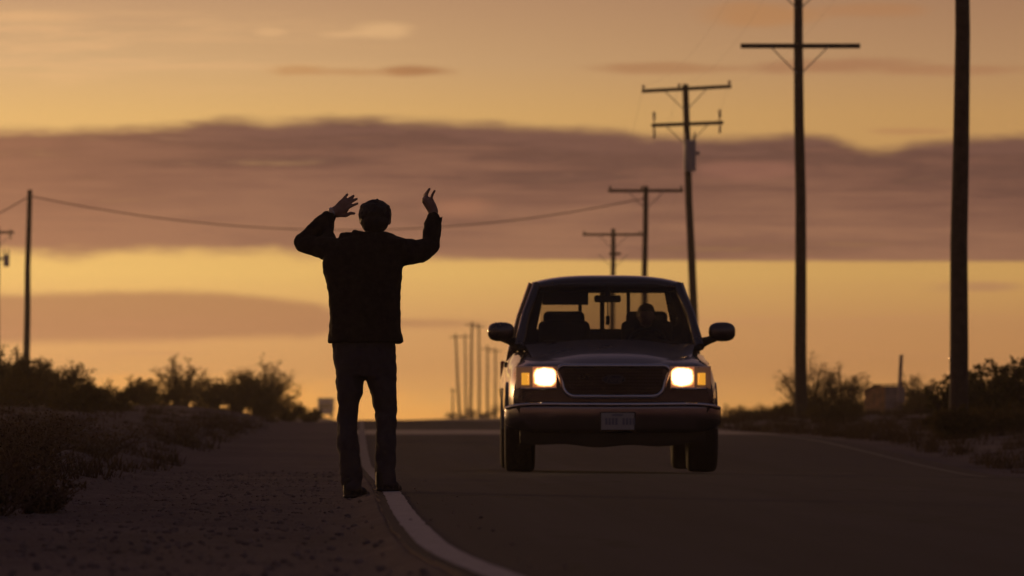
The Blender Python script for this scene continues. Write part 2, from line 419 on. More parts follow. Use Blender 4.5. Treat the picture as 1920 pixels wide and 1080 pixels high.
def paint_material(name, col, lo, hi):
    m = bpy.data.materials.new(name); m.use_nodes = True; t = m.node_tree; b = t.nodes['Principled BSDF']
    tcn = t.nodes.new('ShaderNodeTexCoord'); O = tcn.outputs['Object']
    a = noise_tex(t, O, 9.0, 6, 0.7); f = noise_tex(t, O, 70.0, 3, 0.7)
    c = mixc(t, (a * 0.7 + f * 0.4).sm(lo, hi), (*col, 1), (0.09, 0.08, 0.08, 1))
    sy_ = t.nodes.new('ShaderNodeSeparateXYZ'); t.links.new(O, sy_.inputs[0])
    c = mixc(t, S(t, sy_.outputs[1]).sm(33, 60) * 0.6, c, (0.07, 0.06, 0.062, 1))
    t.links.new(c.o, b.inputs['Base Color']); b.inputs['Roughness'].default_value = 0.85
    return m
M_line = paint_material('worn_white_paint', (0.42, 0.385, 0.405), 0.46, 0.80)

M_line2 = paint_material('old_faded_paint', (0.26, 0.235, 0.24), 0.38, 0.70)
sheet('ground', US, YS, ground_z, M_dirt, 'brown desert dirt ground with gravel shoulders beside the road')
ys_r = [y for y in YS if -130 < y < 1200]
v = []; f = []
us_r = [ULE - 0.06, ULE - 0.0, 1.2, 2.8, 4.4, 6.0, URE, URE + 0.03]
for y in ys_r:
    xl = XL(y); jg = 0.02 * mnoise.noise(Vector((y * 0.9, 0, 1))) + 0.015 * mnoise.noise(Vector((y * 2.7, 4, 1)))
    for i, u in enumerate(us_r):
        uu = u + (jg if i < 2 else 0)
        v.append((xl + uu, y, road_z(min(max(uu, ULE), URE), y) - (0.11 if i in (0, 7) else 0)))
n = len(us_r)
for j in range(len(ys_r) - 1):
    for i in range(n - 1):
        a = j * n + i; f.append((a, a + 1, a + n + 1, a + n))
ro_ = pydata('road', v, f); ro_.materials.append(M_asph); ro_.materials.append(M_dirt)
for p_ in ro_.polygons:
    if p_.index % (n - 1) in (0, n - 2): p_.material_index = 1
tag(obj('road', ro_, None, smooth=False), 'two lane asphalt road rising to a low crest', kind='structure')
def stripe(name, uc, hw, y0, y1, label):
    ys = [y for y in YS if y0 <= y <= y1]
    v = []; f = []
    for y in ys:
        xl = XL(y); w = 0.012 * mnoise.noise(Vector((y * 1.7, uc, 2)))
        for u in (uc - hw + w, uc + hw + w): v.append((xl + u, y, road_z(u, y) + 0.004))
    for j in range(len(ys) - 1): f.append((2 * j, 2 * j + 1, 2 * j + 3, 2 * j + 2))
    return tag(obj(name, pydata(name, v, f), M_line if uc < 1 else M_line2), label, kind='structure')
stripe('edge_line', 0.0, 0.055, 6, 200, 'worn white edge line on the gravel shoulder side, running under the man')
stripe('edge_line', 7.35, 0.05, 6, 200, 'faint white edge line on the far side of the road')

# ------------------------------------------------------------------ gravel and dry grass (uncountable)
rnd = random.Random(4)
def gravel():
    ico = bmesh.new(); bmesh.ops.create_icosphere(ico, subdivisions=1, radius=1.0)
    iv = [tuple(p.co) for p in ico.verts]; ifc = [tuple(q.index for q in p.verts) for p in ico.faces]; ico.free()
    v = []; f = []
    for i in range(9000):
        Y = 14 + 50 * rnd.random() ** 1.7
        u = ULE - 0.05 - rnd.random() ** 0.8 * 2.6 if rnd.random() < 0.97 else ULE + rnd.random() * 0.5
        r = 0.003 + 0.015 * rnd.random() ** 4
        if u > ULE: r *= 0.6
        X = XL(Y) + u; z = (ground_z(u, Y) if u < ULE else road_z(u, Y)) + r * 0.15
        s = [r * (0.7 + 0.7 * rnd.random()) for _ in range(3)]; s[2] *= 0.7; a = rnd.random() * 6.28; ca, sa = math.cos(a), math.sin(a)
        k = len(v)
        for p in iv:
            x, y = p[0] * s[0], p[1] * s[1]; j = 1 + 0.25 * (rnd.random() - 0.5)
            v.append((X + (x * ca - y * sa) * j, Y + (x * sa + y * ca) * j, z + p[2] * s[2]))
        f += [tuple(q + k for q in t) for t in ifc]
    return pydata('gravel', v, f)
M_stone = mat('pebble', (0.20, 0.16, 0.145), 0.95, var=0.5, scale=9, spec=0.2)
tag(obj('gravel', gravel(), M_stone), 'loose gravel scattered on the shoulder', 'gravel', kind='stuff')
M_dry = leaf_mat('dry_grass_blade', (0.11, 0.075, 0.045), (0.05, 0.036, 0.024), 0.35)
def grass(name, spots, label):
    v = []; f = []
    for (X, Y, hgt, nb, sp) in spots:
        g0 = gz(X, Y)
        for _ in range(nb):
            a = rnd.random() * 6.28; d = sp * rnd.random() ** 0.7
            x, y = X + math.cos(a) * d, Y + math.sin(a) * d
            z = gz(x, y) - 0.02 if nb < 30 else g0 - 0.05
            h = hgt * (0.45 + 0.75 * rnd.random()); l = hgt * 0.55 * rnd.gauss(0, 1); m_ = hgt * 0.4 * rnd.gauss(0, 1); w = 0.003 + 0.004 * rnd.random() + Y * 0.00002
            b = rnd.random() * 6.28; wx, wy = math.cos(b) * w, math.sin(b) * w
            k = len(v)
            v += [(x - wx, y - wy, z), (x + wx, y + wy, z), (x + l * 0.35 + wx * 0.7, y + m_ * 0.35 + wy * 0.7, z + h * 0.6), (x + l * 0.35 - wx * 0.7, y + m_ * 0.35 - wy * 0.7, z + h * 0.6), (x + l, y + m_, z + h)]
            f += [(k, k + 1, k + 2, k + 3), (k + 3, k + 2, k + 4)]
    return tag(obj(name, pydata(name, v, f), M_dry), label, 'dry grass', kind='stuff')
sp = []
for i in range(1100):
    Y = 22 + 150 * rnd.random() ** 1.4; u = -2.25 - 7.5 * rnd.random() ** 1.3
    if mnoise.noise(Vector((u * 0.9, Y * 0.22, 2))) < -0.12: continue
    sp.append((XL(Y) + u, Y, 0.07 + 0.16 * rnd.random() ** 2, 26, 0.16))
grass('dry_grass', sp, 'dry brown grass covering the left roadside bank')
sp = []
for i in range(1700):
    Y = 66 + 120 * rnd.random() ** 1.1; u = 8.5 + 9 * rnd.random() ** 1.3
    sp.append((XL(Y) + u, Y, 0.08 + 0.2 * rnd.random() ** 2, 26, 0.2))
grass('dry_grass', sp, 'dry brown grass on the verge below the tall utility poles')

# ------------------------------------------------------------------ bushes
M_leaf = leaf_mat('scrub_leaf', (0.075, 0.062, 0.026), (0.12, 0.085, 0.034), 0.45)
M_leaf2 = leaf_mat('broad_leaf', (0.06, 0.06, 0.026), (0.10, 0.085, 0.035), 0.45)
M_twig = mat('twig_bark', (0.07, 0.048, 0.033), 0.9, var=0.3, scale=30)
M_drytwig = mat('dry_twig', (0.14, 0.09, 0.055), 0.9, var=0.3, scale=30)
def bush_mesh(seed, h, w, stems, twigs, leaves, lsize, spread, up=0.75, bare=0.4):
    """stems fan out from the base, twigs leave them, leaves cluster on twig ends"""
    r = random.Random(seed); bt = bmesh.new(); lv = []; lf = []
    def leafclump(p, nl, s):
        for _ in range(nl):
            q = p + Vector((r.gauss(0, s), r.gauss(0, s), r.gauss(0, s * 0.8)))
            nrm = Vector((r.gauss(0, 1), r.gauss(0, 1), r.gauss(0, 1))).normalized()
            t1 = nrm.orthogonal().normalized(); t1.rotate(Matrix.Rotation(r.random() * 6.28, 3, nrm)); t2 = nrm.cross(t1)
            L = lsize * (0.6 + 0.8 * r.random()); wd = L * 0.42; k = len(lv)
            lv.extend([q - t1 * L * 0.5, q + t2 * wd * 0.5, q + t1 * L * 0.5, q - t2 * wd * 0.5]); lf.append((k, k + 1, k + 2, k + 3))
    for i in range(stems):
        a = 2 * math.pi * (i + r.random()) / stems; rad = (0.15 + 0.85 * math.sqrt(r.random()))
        hh_ = h * (0.58 + 0.42 * r.random()) * (1 - 0.40 * rad ** 2)
        tip = Vector((math.cos(a) * rad * w / 2, math.sin(a) * rad * w / 2, hh_))
        b0 = Vector((math.cos(a) * 0.05 * w, math.sin(a) * 0.05 * w, -0.08))
        pts = []
        for k in range(6):
            t = k / 5; p = b0.lerp(tip, t); p.z = b0.z + (tip.z - b0.z) * t ** up
            p += Vector((r.gauss(0, 1), r.gauss(0, 1), r.gauss(0, 0.5))) * 0.02 * w * (t > 0)
            pts.append(p)
        tube(bt, pts, [0.016 * h * (1 - 0.8 * k / 5) + 0.002 for k in range(6)], 4)
        for j in range(twigs):
            t = bare + (1 - bare) * (j + r.random()) / twigs; t = min(t, 0.999)
            i0 = int(t * 5); p = pts[i0].lerp(pts[i0 + 1], t * 5 - i0)
            d = Vector((r.gauss(0, 1), r.gauss(0, 1), abs(r.gauss(0.4, 0.7)))).normalized() * spread * w * (0.5 + 0.8 * r.random())
            q = p + d; mid = p.lerp(q, 0.5) + Vector((0, 0, 0.03 * h))
            tube(bt, [p, mid, q], [0.004 * h + 0.001, 0.003 * h + 0.001, 0.001], 3, caps=False)
            leafclump(q, max(1, int(leaves * (0.4 + r.random()))), spread * w * 0.24)
            leafclump(mid, int(leaves * 0.55), spread * w * 0.2)
    return bt, lv, lf
def bush(px_, ptop, wpx, Z, label, seed, kind='scrub', name='desert_bush', group=None):
    X = (px_ - CX) / F * Z; g = gz(X, Z); h = max(CH + (HY - ptop) * Z / F - g, 0.25); w = wpx * Z / F * 1.12
    e = empty(name, (X, Z, g))
    P = dict(scrub=(24, 11, 16, 0.055, 0.13, 0.72, 0.2), wispy=(24, 11, 15, 0.05, 0.13, 0.8, 0.3), dense=(34, 12, 17, 0.06, 0.13, 0.62, 0.1),
             broad=(22, 10, 13, 0.10, 0.14, 0.72, 0.15), low=(24, 9, 14, 0.055, 0.15, 0.6, 0.1), dry=(34, 9, 3, 0.03, 0.12, 0.7, 0.12), far=(10, 6, 9, 0.16, 0.16, 0.75, 0.2))[kind]
    bt, lv, lf = bush_mesh(seed, h * 1.08, w, P[0], P[1], P[2], P[3], P[4], P[5], P[6])
    obj('stems', bt, M_drytwig if kind == 'dry' else M_twig, e)
    obj('foliage', pydata('foliage', lv, lf), M_dry if kind == 'dry' else (M_leaf2 if kind == 'broad' else M_leaf), e)
    return tag(e, label, 'bush', group)
LOW = ('low dark scrub bush filling the gap along the left bank', 'scrub bushes along the left bank')
for a in (
    (10, 628, 120, 128, 'tall wispy bush standing left of the bare utility pole', 1, 'wispy'),
    (22, 672, 140, 118, 'dense bush at the foot of the bare utility pole', 2, 'dense'),
    (105, 680, 140, 125, 'wide rounded bush just right of the bare utility pole', 3, 'dense'),
    (165, 716, 80, 120, 'smaller bush leaning out from the wide rounded bush by the bare pole', 4, 'scrub'),
    (265, 711, 62, 160, 'small dome shaped bush alone on the bank skyline', 5, 'dense'),
    (340, 676, 105, 172, 'feathery upright bush with ragged top on the bank skyline', 6, 'scrub'),
    (402, 706, 70, 175, 'low bush between the feathery bush and the broad dark bush', 7, 'scrub'),
    (490, 682, 130, 180, 'broad dark bush, tallest of the clump nearest the road on the bank', 8, 'dense'),
    (447, 706, 90, 178, 'rounded bush on the left flank of the broad dark bush', 9, 'dense'),
    (540, 752, 70, 178, 'low bush at the road end of the bank clump', 10, 'low'),
    (580, 762, 50, 190, 'last little bush before the pale box truck on the horizon', 11, 'low')):
    bush(*a)
for i, (x, t, w_, Z) in enumerate(((215, 726, 120, 128), (300, 730, 120, 156), (55, 716, 160, 108), (385, 730, 130, 165), (500, 728, 120, 168), (150, 732, 140, 104))):
    bush(x, t, w_, Z, LOW[0], 30 + i, 'low', 'scrub_bush', LOW[1])
DRY = ('low dry brown brush on the face of the left bank', 'dry brush on the left bank')
for i, (x, t, w_, Z) in enumerate(((20, 800, 210, 42), (75, 872, 170, 31), (-20, 850, 200, 30), (180, 790, 190, 62), (330, 780, 170, 84), (90, 770, 220, 70), (430, 772, 140, 110), (-10, 752, 260, 52), (60, 776, 230, 47), (10, 826, 230, 36))):
    bush(x, t, w_, Z, DRY[0], 50 + i, 'dry', 'dry_brush', DRY[1])
for a in (
    (1405, 766, 95, 188, 'low bush beside the road edge, nearest behind the truck on the pole side', 70, 'scrub'),
    (1520, 672, 120, 178, 'wispy open bush rising behind the utility pole that has a plain crossarm', 71, 'wispy'),
    (1585, 684, 100, 180, 'wispy bush between that utility pole and the little shed', 72, 'wispy'),
    (1530, 752, 130, 168, 'dense low bush at the foot of the utility pole that has a plain crossarm', 73, 'dense'),
    (1590, 752, 80, 170, 'low bush against the left wall of the little shed', 74, 'low'),
    (1722, 700, 90, 182, 'rounded bush just behind the leaning post by the little shed', 75, 'scrub'),
    (1790, 706, 90, 122, 'bush half hidden behind the thickest utility pole', 76, 'broad'),
    (1862, 668, 120, 124, 'tall broad leaved bush right of the thickest utility pole', 77, 'broad'),
    (1925, 676, 120, 120, 'broad leaved bush beyond the tall one beside the thickest utility pole', 78, 'broad'),
    (1740, 770, 130, 150, 'low bush in the grass between the little shed and the thickest utility pole', 79, 'low'),
    (1865, 782, 190, 103, 'low brush in the grass below the broad leaved bushes', 81, 'low'),
    (1795, 774, 120, 98, 'dark low bush wrapped round the foot of the thickest utility pole', 83, 'dense'),
    (1745, 752, 110, 172, 'dark bush standing behind the grass just right of the little shed', 84, 'dense'),
    (1560, 784, 120, 140, 'dark low brush in the grass between the road line and the dense bush', 85, 'low'),
    (1470, 776, 60, 172, 'small bush left of the utility pole that has a plain crossarm', 82, 'low')):
    bush(*a)
for i, (x, t, w_, Z) in enumerate(((848, 772, 26, 760), (868, 777, 22, 760), (884, 764, 30, 720), (905, 777, 24, 780), (915, 770, 26, 740), (928, 758, 18, 740))):
    bush(x, t, w_, Z, 'tiny distant bush under the far row of utility poles', 90 + i, 'far', 'distant_bush', 'bushes under the far utility poles')

# ------------------------------------------------------------------ utility poles
M_wood = mat('creosote_wood', (0.065, 0.045, 0.035), 0.85, var=0.35, scale=6, bump=0.4, bscale=30)
M_porc = mat('porcelain', (0.16, 0.13, 0.12), 0.35, var=0.15)
M_steel = mat('galvanised_steel', (0.32, 0.32, 0.34), 0.45, metal=0.9, var=0.15)
M_tran = mat('transformer_paint', (0.42, 0.43, 0.47), 0.5, var=0.08)
M_tag = mat('bright_metal_tag', (0.85, 0.75, 0.55), 0.25, metal=1.0, var=0.05)
M_cable = mat('wire_cable', (0.05, 0.04, 0.035), 0.5, var=0.1)
TIPS = {}
def utility_pole(key, base_px, top_px, ptop, Z, label, arms=(), transformer=None, tags=(), diam=0.30, base_z=None, group='utility poles', detail=True):
    """arms: (row, px left, px right, tilt px, insulator list of px x, up, down)"""
    xt = (top_px - CX) / F * Z; zt = CH + (HY - ptop) * Z / F
    xb = (base_px - CX) / F * Z; zb = gz(xb, Z) if base_z is None else base_z
    e = empty('utility_pole', (xb, Z, zb)); L = lambda X, z: Vector((X - xb, 0, z - zb))
    bm = bmesh.new(); T = L(xt, zt); m_ = 7
    tube(bm, [Vector((0, 0, -0.3)).lerp(T, k / (m_ - 1)) + Vector((0.02 * math.sin(k * 1.7 + Z), 0, 0)) * (0 < k < m_ - 1) for k in range(m_)], [diam * (0.56 - 0.2 * k / (m_ - 1)) for k in range(m_)], 14)
    shade(obj('shaft', bm, M_wood, e), 40)
    pr = diam * 0.5
    for (row, pl, prt, tilt, ins) in arms:
        z0 = CH + (HY - row) * Z / F; xl_, xr_ = (pl - CX) / F * Z, (prt - CX) / F * Z; tz = tilt * Z / F
        a, b = L(xl_, z0 - tz / 2), L(xr_, z0 + tz / 2); mid = (a + b) / 2
        ang = math.atan2(b.z - a.z, b.x - a.x); R = Matrix.Rotation(-ang, 3, 'Y')
        bm = bmesh.new(); box(bm, mid + Vector((0, -pr - 0.03, 0)), ((b - a).length, 0.11, 0.125), 0.012, R); obj('crossarm', bm, M_wood, e)
        if detail:
            k = (z0 - zb) / T.z; cx_ = T.x * k
            for s in (-1, 1):
                bm = bmesh.new(); tube(bm, [Vector((cx_ + s * 0.75, -pr - 0.1, L(0, z0).z - 0.03 + s * tz * .25)), Vector((cx_ + s * 0.06, -pr + 0.0, L(0, z0).z - 0.72))], 0.016, 6); obj('brace', bm, M_steel, e)
        for q, (px_, up, dn) in enumerate(ins):
            x = (px_ - CX) / F * Z - xb; t = (x - a.x) / (b.x - a.x); zz = a.z + (b.z - a.z) * t
            if up:
                bm = bmesh.new()
                prof = [(0, 0.02), (0.35, 0.025), (0.36, 0.055), (0.55, 0.06), (0.56, 0.035), (0.68, 0.05), (0.85, 0.055), (1.0, 0.03)]
                loft(bm, [[Vector((x + r * math.cos(k * math.pi / 5), -pr - 0.03 + r * math.sin(k * math.pi / 5), zz + 0.05 + hh2 * up)) for k in range(10)] for hh2, r in prof])
                obj('insulator', bm, M_porc, e)
                TIPS.setdefault(key, []).append(Vector((x + xb, Z - pr - 0.03, zz + zb + 0.05 + up)))
            if dn:
                bm = bmesh.new()
                prof = [(0, 0.025), (0.2, 0.03), (0.22, 0.05), (0.45, 0.05), (0.47, 0.03), (0.5, 0.05), (0.8, 0.05), (1.0, 0.02)]
                loft(bm, [[Vector((x + r * math.cos(k * math.pi / 5), -pr - 0.03 + r * math.sin(k * math.pi / 5), zz - 0.05 - hh2 * dn)) for k in range(10)] for hh2, r in prof])
                obj('fuse_cutout', bm, M_porc, e)
    if transformer:
        (px_, t0, t1, wd) = transformer
        x = (px_ - CX) / F * Z - xb; z1 = CH + (HY - t0) * Z / F - zb; z0 = CH + (HY - t1) * Z / F - zb
        yc = -pr - wd / 2 - 0.05
        bm = bmesh.new()
        loft(bm, [[Vector((x + r * math.cos(k * math.pi / 10), yc + r * math.sin(k * math.pi / 10), z)) for k in range(20)]
                  for z, r in ((z0, wd * 0.46), (z0 + 0.03, wd * 0.5), (z1 - 0.08, wd * 0.5), (z1 - 0.07, wd * 0.54), (z1 - 0.02, wd * 0.53), (z1, wd * 0.4))])
        tr = shade(obj('transformer', bm, M_tran, e), 35)
        for s in (-1, 1):
            bm = bmesh.new(); tube(bm, [(x + s * wd * 0.3, yc, z1 - 0.02), (x + s * wd * 0.36, yc, z1 + 0.12), (x + s * wd * 0.42, yc, z1 + 0.3)], [0.045, 0.035, 0.02], 8); obj('bushing', bm, M_porc, tr)
        bm = bmesh.new(); box(bm, (x * 0.5, -pr - 0.02, (z0 + z1) / 2 + 0.1), (abs(x) + 0.14, 0.09, 0.12), 0.01); obj('bracket', bm, M_steel, tr)
    for (px_, py_) in tags:
        p = at(px_, py_, Z); bm = bmesh.new(); bmesh.ops.create_uvsphere(bm, u_segments=16, v_segments=10, radius=1.0, matrix=Matrix.Translation((p.x - xb, 0.0, p.z - zb)) @ Matrix.Diagonal((0.05, 0.07, 0.06, 1))); obj('bolt_head', bm, M_tag, e, smooth=True)
    return tag(e, label, 'utility pole', group)

utility_pole('A', 1797, 1806, -330, 102, 'thickest dark wooden utility pole, rising bare out of the picture top by the leafy bushes',
             [(-285, 1800 - 165, 1800 + 165, 3, [(1645, .25, 0), (1755, .25, 0), (1955, .25, 0)])], tags=((1784, 673), (1784, 699)), diam=0.31)
utility_pole('B', 1503, 1497, -60, 154, 'dark utility pole with one plain crossarm and two thin braces',
             [(87, 1388, 1612, 0, []), (-35, 1388, 1612, 0, [(1396, .25, 0), (1462, .25, 0), (1604, .25, 0)])], tags=((1495, 661),), diam=0.31)
utility_pole('C', 1308, 1285, 158, 205, 'utility pole with two crossarms and a grey transformer can',
             [(167, 1203, 1371, 9, [(1206, .16, 0), (1273, .14, 0), (1367, .16, 0)]), (233, 1221, 1356, 5, [(1226, .42, .42), (1349, .42, .32)])], transformer=(1293, 264, 322, 0.42), diam=0.30)
utility_pole('D', 1206, 1211, 349, 243, 'utility pole with one crossarm that carries the long sagging cable',
             [(358, 1140, 1281, 0, [(1144, .14, 0), (1203, .14, 0), (1277, .14, 0)])], diam=0.29)
utility_pole('E', 1146, 1150, 429, 300, 'utility pole with one crossarm rising just behind the truck cab roof',
             [(440, 1092, 1206, 0, [(1096, .14, 0), (1200, .14, 0)]), (476, 1142, 1164, 0, [])], diam=0.31)
utility_pole('L', 46, 56, 356, 230, 'bare wooden utility pole without crossarm among the bushes, ending the sagging cable', diam=0.27)
utility_pole('M', -6, -4, 424, 300, 'utility pole at the picture edge with short crossarm and small hanging transformer',
             [(436, -40, 27, 0, [(-30, .14, 0), (20, .1, .3)])], transformer=(13, 478, 500, 0.3), diam=0.27)
FARL = 'far-off thin upright utility pole among the distant cluster beyond the crest'
for (pb, ptx, pt, Z, aw) in ((862, 854, 626, 760, 24), (874, 872, 625, 900, 20), (882, 885, 603, 720, 26), (899, 898, 607, 820, 24), (914, 914, 648, 830, 24), (929, 929, 652, 900, 26), (849, 849, 727, 1050, 14)):
    utility_pole('F', pb, ptx, pt, Z, {862: 'far-off thin utility pole leaning over, in the distant cluster beyond the crest', 882: 'tallest and darkest thin pole of the distant cluster beyond the crest', 849: 'short tiny pole standing by itself at the end of the distant cluster'}.get(pb, FARL), [(pt + 6, ptx - aw / 2, ptx + aw / 2, 0, [])], diam=0.34, group='far cluster of utility poles', detail=False)

def wire(a, b, sag, r, label, group, n=24):
    a, b = Vector(a), Vector(b); bm = bmesh.new()
    tube(bm, [a.lerp(b, k / n) - Vector((0, 0, sag * 4 * (k / n) * (1 - k / n))) for k in range(n + 1)], r, 5)
    return tag(obj('overhead_wire', bm, M_cable), label, 'wire', group)
wire(at(58, 368, 229.8), at(1207, 372, 242.8), 1.32, 0.021, 'long sagging cable strung across the road between two poles', None)
wire(at(50, 371, 230), at(-420, 470, 215), 0.9, 0.021, 'cable running off from the bare pole away from the road', None)
ord_ = ['A', 'B', 'C', 'D', 'E']
nm = dict(A='the thickest pole', B='the plain crossarm pole', C='the transformer pole', D='the sagging cable pole', E='the pole behind the truck cab')
for p, q in zip(ord_[:-1], ord_[1:]):
    for a, b in zip(TIPS[p][:3], TIPS[q][:3] if len(TIPS[q]) >= 3 else [TIPS[q][0], TIPS[q][0].lerp(TIPS[q][-1], .5), TIPS[q][-1]]):
        wire(a, b, 0.7, 0.003, 'thin power line from %s to %s' % (nm[p], nm[q]), 'power lines between the big poles')

# ------------------------------------------------------------------ little shed and leaning post, far box truck
M_ply_sunlit = mat('plank_sun_tint', (0.7, 0.42, 0.17), 0.85, var=0.35, scale=5, bump=0.3, bscale=25)  # bright amber albedo, paints low sunlight onto the left planks
M_plyg = mat('grey_plank', (0.42, 0.34, 0.28), 0.85, var=0.3, scale=5)
M_tin = mat('rusty_tin', (0.22, 0.14, 0.10), 0.6, metal=0.4, var=0.4, scale=3)
def shed():
    Z = 166; a = at(1620, 790, Z); b = at(1690, 790, Z); g = gz((a.x + b.x) / 2, Z)
    w = b.x - a.x; zt = CH + (HY - 724) * Z / F - g; zl = CH + (HY - 735) * Z / F - g
    e = empty('pump_shed', ((a.x + b.x) / 2, Z, g))
    d = 0.8
    bm = bmesh.new(); loft(bm, [[Vector((x, y, z)) for x, z in ((-w / 2 + .03, -.1), (w / 2 - .03, -.1), (w / 2 - .03, zt - .01), (-w / 2 + .3 * w, zt - .01), (-w / 2 + .03, zl - .02))] for y in (.03, d - .03)]); obj('core', bm, M_plyg, e)
    npl = 7
    for s in range(npl):                       # front planks, the left ones coloured amber as if sunlit
        x0 = -w / 2 + w * s / npl; xm = x0 + w / npl / 2
        h = min(zt, zl + (zt - zl) * max(0, (xm + w / 2)) / (0.3 * w))
        bm = bmesh.new(); box(bm, (xm, -0.0 - 0.004 * (s % 3), h / 2 - 0.05), (w / npl - 0.012, 0.03, h + 0.1), 0.004)
        obj('plank', bm, M_ply_sunlit if s < 4 else M_plyg, e)
    bm = bmesh.new(); ro = [(-w / 2 - 0.05, zl + 0.0), (-w / 2 + 0.3 * w, zt + 0.02), (w / 2 + 0.05, zt + 0.03)]
    loft(bm, [[Vector((x, -0.08, z)) for x, z in ro] + [Vector((x, -0.08, z + 0.03)) for x, z in ro[::-1]], [Vector((x, d + 0.08, z)) for x, z in ro] + [Vector((x, d + 0.08, z + 0.03)) for x, z in ro[::-1]]])
    obj('roof', bm, M_tin, e)
    e.rotation_euler.z = math.radians(-14)
    tag(e, 'little weathered plank shed with slanting roof among the bushes', 'shed')
    p = at(1684, 792, 163); q = at(1690, 667, 163); g = gz(p.x, 163); e = empty('wooden_post', (p.x, 163, g))
    bm = bmesh.new(); tube(bm, [(0, 0, -0.2), ((q.x - p.x) * 0.5, 0, (q.z - g) * 0.5), (q.x - p.x, 0, q.z - g)], [0.06, 0.055, 0.05], 8); obj('shaft', bm, M_plyg, e)
    bm = bmesh.new(); box(bm, (q.x - p.x, 0, q.z - g + 0.01), (0.12, 0.12, 0.03), 0.005); obj('cap', bm, M_steel, e)
    tag(e, 'thin leaning grey post beside the little shed', 'post')
shed()
M_white = mat('dull_white_paint', (0.45, 0.43, 0.43), 0.6, var=0.1, scale=2)
M_rubber = mat('tyre_rubber', (0.022, 0.02, 0.02), 0.85, var=0.2, scale=30, bump=0.3, bscale=60)
def box_truck():
    Z = 900; p = at(610, 790, Z); g = gz(p.x, Z); e = empty('box_truck', (p.x, Z, g)); top_ = CH + (HY - 746) * Z / F - g
    bm = bmesh.new(); box(bm, (0, 3.0, 0.95 + (top_ - 0.95) / 2), (2.35, 5.5, top_ - 0.95), 0.05); obj('cargo_box', bm, M_white, e)
    bm = bmesh.new(); box(bm, (0, -0.8, 1.45), (2.1, 1.8, 1.9), 0.25); obj('cab', bm, M_white, e)
    bm = bmesh.new(); box(bm, (0, -1.69, 1.85), (1.7, 0.06, 0.7), 0.02); obj('windshield', bm, M_rubber, e)
    bm = bmesh.new(); box(bm, (0, -1.72, 0.7), (2.1, 0.12, 0.3), 0.04); obj('bumper', bm, M_steel, e)
    for y in (-0.8, 4.5):
        for s in (-1, 1):
            bm = bmesh.new(); lathe_x(bm, [(-.13, .05), (-.13, .42), (-.1, .47), (.1, .47), (.13, .42), (.13, .05)], 20, s * 0.9, (y, 0.47)); obj('wheel', bm, M_rubber, e)
    tag(e, 'tiny pale box truck far down the road beyond the last bush', 'truck')
box_truck()

# ------------------------------------------------------------------ pickup truck
M_paint = mat('dark_paint', (0.034, 0.024, 0.032), 0.30, var=0.1, scale=3, coat=1.0, spec=0.8)
M_chrome = mat('chrome', (0.62, 0.62, 0.66), 0.16, metal=1.0, var=0.05)
M_black = mat('black_plastic', (0.018, 0.016, 0.016), 0.55, var=0.2, scale=30)
M_grille = mat('grille_plastic', (0.03, 0.022, 0.018), 0.5, var=0.2, scale=30)
M_cloth = mat('seat_cloth', (0.03, 0.025, 0.025), 0.9, var=0.2, scale=30)
M_rim = mat('alloy_rim', (0.4, 0.38, 0.38), 0.3, metal=0.9, var=0.1)
M_plate = mat('plate_paint', (0.42, 0.43, 0.43), 0.5, var=0.06, scale=40)
M_ink = mat('plate_ink', (0.20, 0.22, 0.28), 0.5, var=0.1)
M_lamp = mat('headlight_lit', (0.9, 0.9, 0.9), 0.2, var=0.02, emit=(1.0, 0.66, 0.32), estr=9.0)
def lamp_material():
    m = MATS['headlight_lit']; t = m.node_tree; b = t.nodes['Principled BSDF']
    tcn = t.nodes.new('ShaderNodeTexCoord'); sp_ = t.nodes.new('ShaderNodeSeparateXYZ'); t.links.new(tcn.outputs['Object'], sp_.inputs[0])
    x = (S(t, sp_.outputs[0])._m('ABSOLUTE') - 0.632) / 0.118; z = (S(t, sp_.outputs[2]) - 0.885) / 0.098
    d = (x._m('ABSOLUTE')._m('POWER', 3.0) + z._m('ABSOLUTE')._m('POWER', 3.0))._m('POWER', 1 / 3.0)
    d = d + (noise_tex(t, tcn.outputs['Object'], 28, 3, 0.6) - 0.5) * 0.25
    c = ramp(t, d, [(0.0, (1, .80, .52, 1)), (0.62, (1, .66, .34, 1)), (0.85, (1, .40, .12, 1)), (1.0, (1, .28, .06, 1))])  # emission runs to orange at the rim, painting a halo into the lens
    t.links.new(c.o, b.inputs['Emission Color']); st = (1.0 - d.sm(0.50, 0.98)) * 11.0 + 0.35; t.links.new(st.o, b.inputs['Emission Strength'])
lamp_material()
M_lampc = mat('bezel_bloom_glow', (0.6, 0.56, 0.52), 0.3, metal=0.8, var=0.03, emit=(1.0, 0.36, 0.10), estr=0.045)  # faint orange emission on the housing stands in for bloom round the lens
M_amber = mat('amber_lens', (0.8, 0.3, 0.03), 0.25, var=0.05, emit=(1.0, 0.42, 0.04), estr=0.75)
M_glass = glass_mat('window_glass', (0.62, 0.60, 0.57))
M_glassr = glass_mat('rear_glass', (0.72, 0.68, 0.62))
TX, TY = 0.937, 54.0
truck = empty('pickup_truck', (TX, TY, road_z(TX - XL(TY + .9), TY + .9)), math.radians(0.75))
tag(truck, 'dark pickup truck with glowing headlights and amber side lamps driving down the road', 'pickup truck')
TP = lambda n, bm, m, sm=None, par=None: (shade(obj(n, bm, m, par or truck), sm) if sm else obj(n, bm, m, par or truck))

